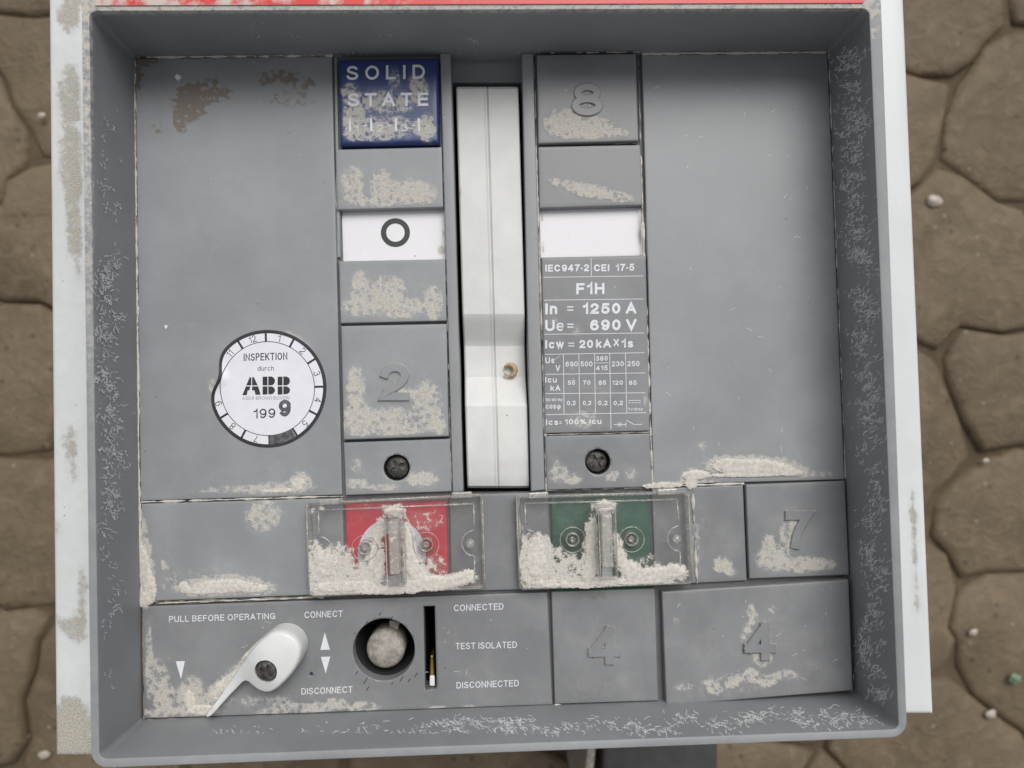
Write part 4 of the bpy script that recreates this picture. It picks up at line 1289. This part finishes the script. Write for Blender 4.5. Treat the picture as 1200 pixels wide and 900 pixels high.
# --- round inspection sticker
SX, SY, SR = 313.6, 455.3, 69.0
ZS = .00012


def srad(a):       # outline radius, pushed in on the left where the sheet is creased
    d = (a - 167) / 17.0
    return SR * (1 - .155 * math.exp(-d * d)) * (1 + .004 * math.sin(R(a * 3)))


def sring(name, f0, f1, z, mat, par, a0=0, a1=360, steps=120):
    V, F = [], []
    for i in range(steps + 1):
        a = a0 + (a1 - a0) * i / steps
        for f in (f0, f1):
            r = f(a) if callable(f) else f
            V.append(P(SX + math.cos(R(a)) * r, SY - math.sin(R(a)) * r * .995, z))
    for i in range(steps): F.append((2 * i, 2 * i + 2, 2 * i + 3, 2 * i + 1))
    me = bpy.data.meshes.new(name); me.from_pydata([tuple(v) for v in V], [], F)
    return V, F


V = [P(SX, SY, ZS)]; F = []
for i in range(120):
    a = 3 * i; r = srad(a)
    lift = .0011 * math.exp(-((a - 170) / 14.0) ** 2)
    for f, zz in ((.8, 0), (.93, lift * .9), (1.0, lift * .2)):
        V.append(P(SX + math.cos(R(a)) * r * f, SY - math.sin(R(a)) * r * f, ZS + zz))
    V.append(P(SX + math.cos(R(a)) * r, SY - math.sin(R(a)) * r, .00002))
for i in range(120):
    j = (i + 1) % 120
    F.append((0, 1 + 4 * i, 1 + 4 * j))
    for k in range(3): F.append((1 + 4 * i + k, 2 + 4 * i + k, 2 + 4 * j + k, 1 + 4 * j + k))
stk = mesh('inspection_sticker', V, F, M['sticker'], br)
tag(stk, 'round white inspection sticker with a dark rim and month ring')
ik = Ink(ZS + .00005)


def ring_(ik, f0, f1, a0=0, a1=360, st=3, dz=0.0):
    a = a0
    while a < a1 - .01:
        b_ = min(a1, a + st)
        q = []
        for (f, t) in ((f0, a), (f1, a), (f1, b_), (f0, b_)):
            r = f(t) if callable(f) else f
            q.append((SX + math.cos(R(t)) * r, SY - math.sin(R(t)) * r))
        k = len(ik.V)
        for (x, y), t in zip(q, (a, a, b_, b_)):
            p = P(x, y, ik.z + dz); p.z += .0011 * math.exp(-((t - 170) / 14.0) ** 2) * .95 * (1 if math.hypot(x - SX, y - SY) > 52 else 0)
            ik.V.append(p)
        ik.F.append((k, k + 1, k + 2, k + 3)); a = b_


ring_(ik, lambda a: srad(a) - 4.0, srad)
ring_(ik, 54.6, 55.4)
DV = [92 - 30 * k for k in range(12)]
for a in DV:
    if abs((a + 360) % 360 - 168) > 20:
        x, y = math.cos(R(a)), -math.sin(R(a))
        ik.line(SX + x * 55, SY + y * 55, SX + x * 66, SY + y * 66, 2.5)
ik.line(SX + math.cos(R(152)) * 54, SY - math.sin(R(152)) * 54, SX + math.cos(R(152)) * 62, SY - math.sin(R(152)) * 62, 2)
ik.line(SX + math.cos(R(182)) * 55, SY - math.sin(R(182)) * 55, SX + math.cos(R(182)) * 63, SY - math.sin(R(182)) * 63, 2)
for k, s_ in enumerate(('1', '2', '3', '4', '5', '', '7', '8', '9', '', '11', '12')):
    if not s_: continue
    a = 77 - 30 * k
    rr_ = 60.4 if s_ != '9' else 60
    ik.textrot(s_, SX + math.cos(R(a)) * rr_, SY - math.sin(R(a)) * rr_, 7.2, {1: 4.2 if s_ != '1' else 2.0, 2: 7.6 if s_ == '12' else 5.6}[len(s_)], a, .8)
ik.text('INSPEKTION', 285.5, 423, 336.7, 421.5, 8.6, 1.15, .2)
ik.text('durch', 302, 434.4, 321, 434.2, 5.4, .6)
ik.text('199', 297.2, 490.4, 322.5, 489.6, 11, 1.5, .15)
# bold logo, cut by white slits
def slab(pts): ik.poly(pts)
yt, ym0, ym1, yb = 441.5, 451.6, 452.8, 462.6
# A
ik.poly([(292.6, yt + .6), (294.4, yt + .6), (294.4, ym0), (288.6, ym0)]) ; ik.poly([(295.4, yt + .6), (297.6, yt + .6), (302.0, ym0), (295.4, ym0)])
ik.poly([(288.2, ym1), (304.6 - 11.4, ym1), (292.4, 457.5), (290.2, 457.5), (289.2, yb + .4), (284, yb + .6)]); ik.poly([(295.4, ym1), (302.6, ym1), (305.4, yb), (299.4, yb), (298.2, 457.5), (295.4, 457.5)])
for bx in (307.8, 325.4):
    ik.poly([(bx, yt), (bx + 5.6, yt - .2), (bx + 5.6, ym0), (bx, ym0)]); ik.poly([(bx, ym1), (bx + 5.6, ym1), (bx + 5.6, yb - .4), (bx, yb)])
    for c0, c1 in ((yt - .3, ym0), (ym1, yb - .6)):
        h = (c1 - c0) / 2
        pts = [(bx + 6.6, c0)] + [(bx + 9.4 + math.cos(R(t)) * 5.0, (c0 + c1) / 2 - math.sin(R(t)) * h) for t in range(90, -91, -15)] + [(bx + 6.6, c1)]
        ik.poly(pts)
ik.build('sticker_print', M['sticker_ink'], stk, False)
ik = Ink(ZS + .00006)
ik.text('ASEA BROWN BOVERI', 284, 468.7, 339, 468.2, 4.0, .5)
ik.build('sticker_small_print', M['sticker_grey'], stk, False)
ik = Ink(ZS + .00007)
ring_(ik, 55.5, lambda a: srad(a) - 3.6, -88, -59.5)
ik.text('9', 327, 488.6, 341, 487.4, 19.5, 4.4, slant=-.5)
ik.build('marker_ink', M['purple_ink'], stk, False)

# ------------------------------------------------------------------ loose dust heaps
def heap(name, items, z, hmax, mat, label, res=.00036, thr=.5, seed=0, amp=.62, grp=None, par=None, box_=None):
    F_ = []
    addblobs(F_, items)
    xs0 = min(f[0] - max(f[2], f[3]) * 1.4 for f in F_); xs1 = max(f[0] + max(f[2], f[3]) * 1.4 for f in F_)
    ys0 = min(f[1] - max(f[2], f[3]) * 1.4 for f in F_); ys1 = max(f[1] + max(f[2], f[3]) * 1.4 for f in F_)
    nx = int((xs1 - xs0) / res); ny = int((ys1 - ys0) / res)
    H = {}
    zk = (CAM.z - z) / CAM.z
    for j in range(ny):
        for i in range(nx):
            x = xs0 + i * res; y = ys0 + j * res
            d = fld(F_, x, y)
            if d <= .02: continue
            n = noise.fractal(Vector((x * 260, y * 260, seed)), .8, 2.1, 4) * .45 + noise.noise(Vector((x * 1300, y * 1300, seed + 5))) * .60
            h = d + n * amp - thr
            if h > 0: H[(i, j)] = h
    V, F, idx = [], [], {}
    def vid(i, j):
        k = (i, j)
        if k not in idx:
            h = H.get(k, -.04)
            x = xs0 + i * res; y = ys0 + j * res
            g = noise.noise(Vector((x * 2300, y * 2300, seed + 9))) * .00016
            zz = z + (hmax * min(1.0, max(0, fld(F_, x, y) - .35)) + g * .8 if h > 0 else -.0004)
            idx[k] = len(V)
            V.append((CAM.x + (x - CAM.x) * zk, CAM.y + (y - CAM.y) * zk, max(z - .0004, zz)))
        return idx[k]
    for (i, j) in H:
        F.append((vid(i, j), vid(i + 1, j), vid(i + 1, j + 1), vid(i, j + 1)))
    me = bpy.data.meshes.new(name); me.from_pydata(V, [], F); me.shade_smooth()
    o = link(name, me, mat, par)
    o['kind'] = 'stuff'
    if label: tag(o, label, 'dust', grp)
    return o


heap('dust_heap', [(382, 662, 13, 16, 0, .8), (395, 688, 30, 7, 0, .75), (372, 650, 6, 10, 0, .8), (425, 686, 16, 6, 0, .7), (438, 644, 4, 26, 14, .75), (444, 664, 7, 24, 10, .85), (461, 599, 10, 6, 0, 1.1), (480, 644, 5, 32, -8, .85), (486, 668, 10, 18, -30, .9), (505, 684, 30, 8, 0, 1.15), (535, 680, 22, 7, -6, 1.0), (548, 674, 10, 7, 0, .9), (460, 692, 50, 5, 0, .9)],
     ZC + .0001, .0008, M['dust'], 'pale dust heaped on the clear cover over the red button', seed=1)
heap('dust_heap', [(628, 656, 12, 24, 0, .85), (628, 636, 8, 7, 0, .8), (645, 684, 24, 5, 0, .7), (690, 686, 40, 4, 0, .75), (692, 640, 6, 34, 4, 1.0), (690, 668, 9, 18, 10, 1.0), (708, 594, 12, 7, 0, 1.1), (726, 650, 6, 24, -10, .85), (738, 668, 12, 10, 30, 1.0), (765, 673, 26, 8, -4, .95), (790, 670, 14, 8, 0, 1.0), (745, 681, 40, 5, 0, .9)],
     ZC + .0001, .0008, M['dust'], 'pale dust heaped on the clear cover over the green button', seed=2)
heap('dust_heap', [(880, 547, 46, 9, 2, 1.05), (850, 545, 14, 8, 0, .95), (918, 552, 24, 6, 8, .9), (815, 557, 16, 6, 0, 1.1), (810, 566, 8, 8, 0, 1.0), (885, 556, 60, 3.5, 0, .9), (775, 569, 26, 4, 0, .8)],
     .0001, .0010, M['dust'], 'pale dust lying along the ledge under the right blank panel', seed=3)
heap('dust_heap', [(262, 687, 34, 8, 0, 1.05), (240, 692, 26, 5, 0, 1.0), (296, 690, 20, 5, 0, .9), (215, 688, 6, 6, 0, .9)],
     -.0001, .0007, M['dust'], 'pale dust heap above the words PULL BEFORE OPERATING', seed=4)
heap('dust_heap', [(170, 668, 6, 30, -6, 1.1), (168, 702, 9, 10, 0, 1.1), (163, 630, 2.5, 26, 0, 1.0), (176, 690, 7, 14, 0, 1.0), (160, 440, 2.5, 22, 0, .95), (160, 690, 4, 16, 0, 1)],
     -.0002, .0010, M['dust'], 'pale dust packed into the lower left groove of the frame', seed=5)
heap('dust_heap', [(278, 790, 36, 5, -44, .95), (262, 803, 20, 7, -42, .85), (236, 832, 16, 6, 0, .95), (222, 820, 6, 14, 0, .8), (300, 757, 24, 2.6, -42, .9)],
     .0001, .0007, M['dust'], 'pale dust caught along the tail of the white turn knob', seed=6)
heap('dust_heap', [(350, 567, 9, 8, -30, .85), (330, 575, 26, 3, 0, .7)],
     .0001, .0008, M['dust'], 'small pale dust clump at the lower edge of the left blank panel', seed=8)


# dust in the joints: thin broken lines, joined as one stuff part
def joints(name, lines, mat, seed, parent):
    rr = random.Random(seed); V, F = [], []
    for (x0, y0, x1, y1, w_, z, dens) in lines:
        a, b_ = P(x0, y0, z), P(x1, y1, z); L = (b_ - a).length
        d = (b_ - a) / L; s = Vector((-d.y, d.x, 0)); n = int(L / .0008)
        prev = None
        for i in range(n + 1):
            p = a + d * (L * i / n)
            nz = noise.fractal(Vector((p.x * 170, p.y * 170, seed)), .8, 2, 4)
            ww = w_ * .000364 * max(0.0, dens + nz * .9)
            if ww < .00006: prev = None; continue
            off = s * noise.noise(Vector((p.x * 300, p.y * 300, seed + 3))) * .0002
            k = len(V)
            V += [p + s * ww / 2 + off - Vector((0, 0, .0003)), p + off + Vector((0, 0, .0003 + .0003 * rr.random())), p - s * ww / 2 + off - Vector((0, 0, .0003))]
            if prev is not None:
                F += [(prev, prev + 1, k + 1, k), (prev + 1, prev + 2, k + 2, k + 1)]
            prev = k
    o = mesh(name, V, F, mat, parent, True); o['kind'] = 'stuff'
    return o


joints('joint_dust', [(750, 172, 765, 570, 3.2, -.0004, .8), (748, 64, 751, 172, 1.6, -.0006, .5), (628, 170, 641, 575, 3.0, -.0006, .7), (626, 64, 629, 170, 1.3, -.0006, .5), (519.4, 172, 529, 576, 2.2, -.0004, .45),
    (157.5, 70, 163, 590, 2.6, .0002, .75), (163, 590, 166, 706, 4, .0002, .9), (972, 62, 992, 560, 2.4, .0002, .85), (992, 562, 1001, 800, 1.4, .0002, .25), (172, 66.5, 390, 64.6, 3.0, .0002, .7), (752, 62.6, 968, 60.6, 3.2, .0002, .95), (630, 62, 750, 61, 2.0, .001, .2),
    (165, 588.6, 402, 581.5, 3.0, -.0004, .8), (170, 707.5, 380, 700, 2.6, -.0004, .5), (650, 826.5, 768, 822.5, 1.6, -.0002, .3), (766, 570.5, 872, 566.5, 3, -.0003, .7), (639, 509.5, 762, 506.5, 1.8, -.0008, .75), (641, 575, 764, 571.5, 1.2, -.0006, .3), (631, 169.6, 751, 168.0, 1.4, -.0008, .5), (393, 245, 395, 175, 1.5, -.0008, .5), (606.5, 582, 610.5, 690, 4.5, .0004, .9), (812, 578, 817, 684, 4.0, .0004, .5), (564, 582, 568.5, 688, 2.0, .0004, .6), (650, 827, 660, 827, 5, 0, .6), (960, 808, 1003, 808, 3, .0002, .2)],
    M['dust'], 5, br)
joints('joint_dirt', [(167, 712, 168.5, 843, 2.6, .0001, .7), (169, 844.5, 648, 828.5, 2.6, .0003, .55), (160, 66.8, 400, 65, 4.2, .0001, .35), (158, 68, 160, 200, 3.4, .0001, .5), (160, 250, 163, 590, 3.2, 0, .15), (1000, 690, 1004, 812, 3.5, .0003, .45), (166, 706, 380, 698.8, 3.2, -.0005, .25)],
    M['dust_brown'], 9, br)

# ------------------------------------------------------------------ scuffs on the inner walls of the frame
def plane_hit(px, py, c4, i):
    """hit of the pixel ray with inner wall i (0 top, 1 right, 2 bottom, 3 left)"""
    a, b_ = fin[i], fin[(i + 1) % 4]; c_ = rin[i]
    nrm = (b_ - a).cross(c_ - a).normalized()
    d = ray(px, py)
    t = (a - CAM).dot(nrm) / d.dot(nrm)
    cen = Vector((0, 0, .02))
    if (cen - a).dot(nrm) < 0: nrm = -nrm
    return CAM + d * t + nrm * .00012, nrm


def scuffs(name, wall, clusters, seed, ang, spread, wpx=(.35, .8), lpx=(3, 9)):
    rr = random.Random(seed); V, F = [], []
    extra = []
    for (cx, cy, sx, sy, n) in clusters:
        for _ in range(3):
            extra.append((rr.gauss(cx, sx * .5), rr.gauss(cy, sy * .5), sx * .28, sy * .28, max(2, int(n * .45))))
    W0, L0 = wpx, lpx
    clusters = [(*c_, 0) for c_ in clusters] + [(*c_, 1) for c_ in extra[::2]]
    for (cx, cy, sx, sy, n, tiny) in clusters:
        wpx, lpx = ((W0[0] * .8, W0[1] * 1.1), (1.0, L0[1] * .55)) if tiny else (W0, L0)
        for _ in range(n):
            x = rr.gauss(cx, sx * .5); y = rr.gauss(cy, sy * .5)
            a = R(rr.gauss(ang, spread)); L = rr.uniform(*lpx) * math.exp(rr.gauss(0, .35)); st = rr.randint(3, 6); w_ = rr.uniform(*wpx)
            pts = []
            for k in range(st + 1):
                pts.append((x, y))
                aa = a + rr.gauss(0, .55)
                x += math.cos(aa) * L / st; y -= math.sin(aa) * L / st
            prev = None
            for k, (x_, y_) in enumerate(pts):
                p, nrm = plane_hit(x_, y_, None, wall)
                if not inside(wall, x_, y_): prev = None; continue
                if k + 1 < len(pts): q = (pts[k + 1][0] - x_, pts[k + 1][1] - y_)
                else: q = (x_ - pts[k - 1][0], y_ - pts[k - 1][1])
                L_ = math.hypot(*q) or 1; w2 = w_ * (1 - abs(2 * k / st - 1) * .6) / 2
                o1, _n = plane_hit(x_ - q[1] / L_ * w2, y_ + q[0] / L_ * w2, None, wall)
                o2, _n = plane_hit(x_ + q[1] / L_ * w2, y_ - q[0] / L_ * w2, None, wall)
                kk = len(V); V += [o1, o2]
                if prev is not None: F.append((prev, prev + 1, kk + 1, kk))
                prev = kk
    o = mesh(name, V, F, M['scuff'], fr); o['kind'] = 'stuff'
    return o


FP = [(158, 67), (970, 61), (1000, 813), (167, 843)]; RP = [(104, 12), (1019, 9), (1054, 855), (116, 890)]


def inside(wall, x, y):
    i, j = wall, (wall + 1) % 4
    q = [FP[i], FP[j], RP[j], RP[i]]
    s = 0
    for k in range(4):
        a, b_ = q[k], q[(k + 1) % 4]
        c_ = (b_[0] - a[0]) * (y - a[1]) - (b_[1] - a[1]) * (x - a[0])
        if abs(c_) < 60: return False
        if s == 0: s = 1 if c_ > 0 else -1
        elif (c_ > 0) != (s > 0): return False
    return True


rr = random.Random(44)
cl = [(123 + rr.uniform(-4, 14), y + rr.uniform(-8, 8), 12, 13, rr.randint(5, 12)) for y in range(140, 260, 26)]
cl += [(128 + rr.uniform(-10, 10), y + rr.uniform(-8, 8), 13, 15, rr.randint(14, 36)) for y in range(300, 590, 17)]
cl += [(128 + rr.uniform(-10, 12), y, 10, 10, rr.randint(5, 12)) for y in range(600, 740, 22)] + [(125, 790, 10, 14, 5)]
scuffs('wall_scuff', 3, cl, 1, -48, 40, (.5, 1.25), (2, 7.5))
cl = [(1000 + rr.uniform(-4, 6) - 8 + (y - 60) * .035, y + rr.uniform(-6, 6), 17, 9, rr.randint(12, 36)) for y in range(60, 300, 13)]
cl += [(1010 + rr.uniform(-8, 8) + (y - 300) * .03, y + rr.uniform(-6, 6), 15, 10, rr.randint(10, 32)) for y in range(300, 560, 13)]
cl += [(1022 + rr.uniform(-10, 8) + (y - 600) * .03, y + rr.uniform(-6, 6), 14, 10, rr.randint(9, 28)) for y in range(570, 830, 14)]
cl += [(1012, 760, 9, 26, 60)]
scuffs('wall_scuff', 1, cl, 2, 50, 28, (.5, 1.25), (3, 9))
cl = [(x + rr.uniform(-8, 8), 866 - (x - 240) * .033 + rr.uniform(-8, 6), 17, 8, int(rr.randint(3, 10) + max(0, (x - 480)) * .02)) for x in range(250, 1030, 14)]
cl += [(x, 846 - (x - 520) * .03, 22, 5, 14) for x in range(510, 620, 20)]
scuffs('wall_scuff', 2, cl, 3, -24, 26, (.45, 1.3), (2, 9))
cl = [(470 + rr.uniform(-6, 6), 24, 12, 10, 5), (518, 24, 5, 14, 9), (550, 30, 8, 16, 34), (556, 42, 5, 8, 16), (655, 20, 8, 10, 10), (700, 30, 10, 8, 16), (730, 22, 10, 10, 22), (425, 62, 30, 4, 10), (540, 68, 26, 8, 26), (930, 36, 6, 12, 14), (448, 30, 6, 14, 5), (340, 45, 10, 10, 4), (300, 35, 8, 12, 4), (805, 24, 8, 8, 5), (610, 60, 60, 5, 6)]
scuffs('wall_scuff', 0, cl, 4, -62, 28, (.25, .6), (2, 6))

# paint flakes lying on the left panel
def flake(px, py, s, label):
    pts = [(-1, .3), (-.3, 1), (.5, .7), (1, .1), (.4, -.6), (0, -1), (-.5, -.5)]
    c = P(px, py, .0004); k = s * .316 / FPX
    V = [(c.x + x * k, c.y + y * k, .0003 + .0003 * ((i % 2))) for i, (x, y) in enumerate(pts)] + [(c.x + x * k, c.y + y * k, .0001) for x, y in pts]
    n = len(pts)
    o = mesh('paint_flake', V, [tuple(range(n)), tuple(range(2 * n - 1, n - 1, -1))] + [(i, (i + 1) % n, n + (i + 1) % n, n + i) for i in range(n)], M['chip'])
    tag(o, label, 'flake', 'paint flakes on the left panel')


flake(208.5, 91, 4.2, 'heart shaped white paint flake above the brown stain')
flake(194.5, 383, 2.4, 'tiny white paint flake on the left panel, left of the round sticker')
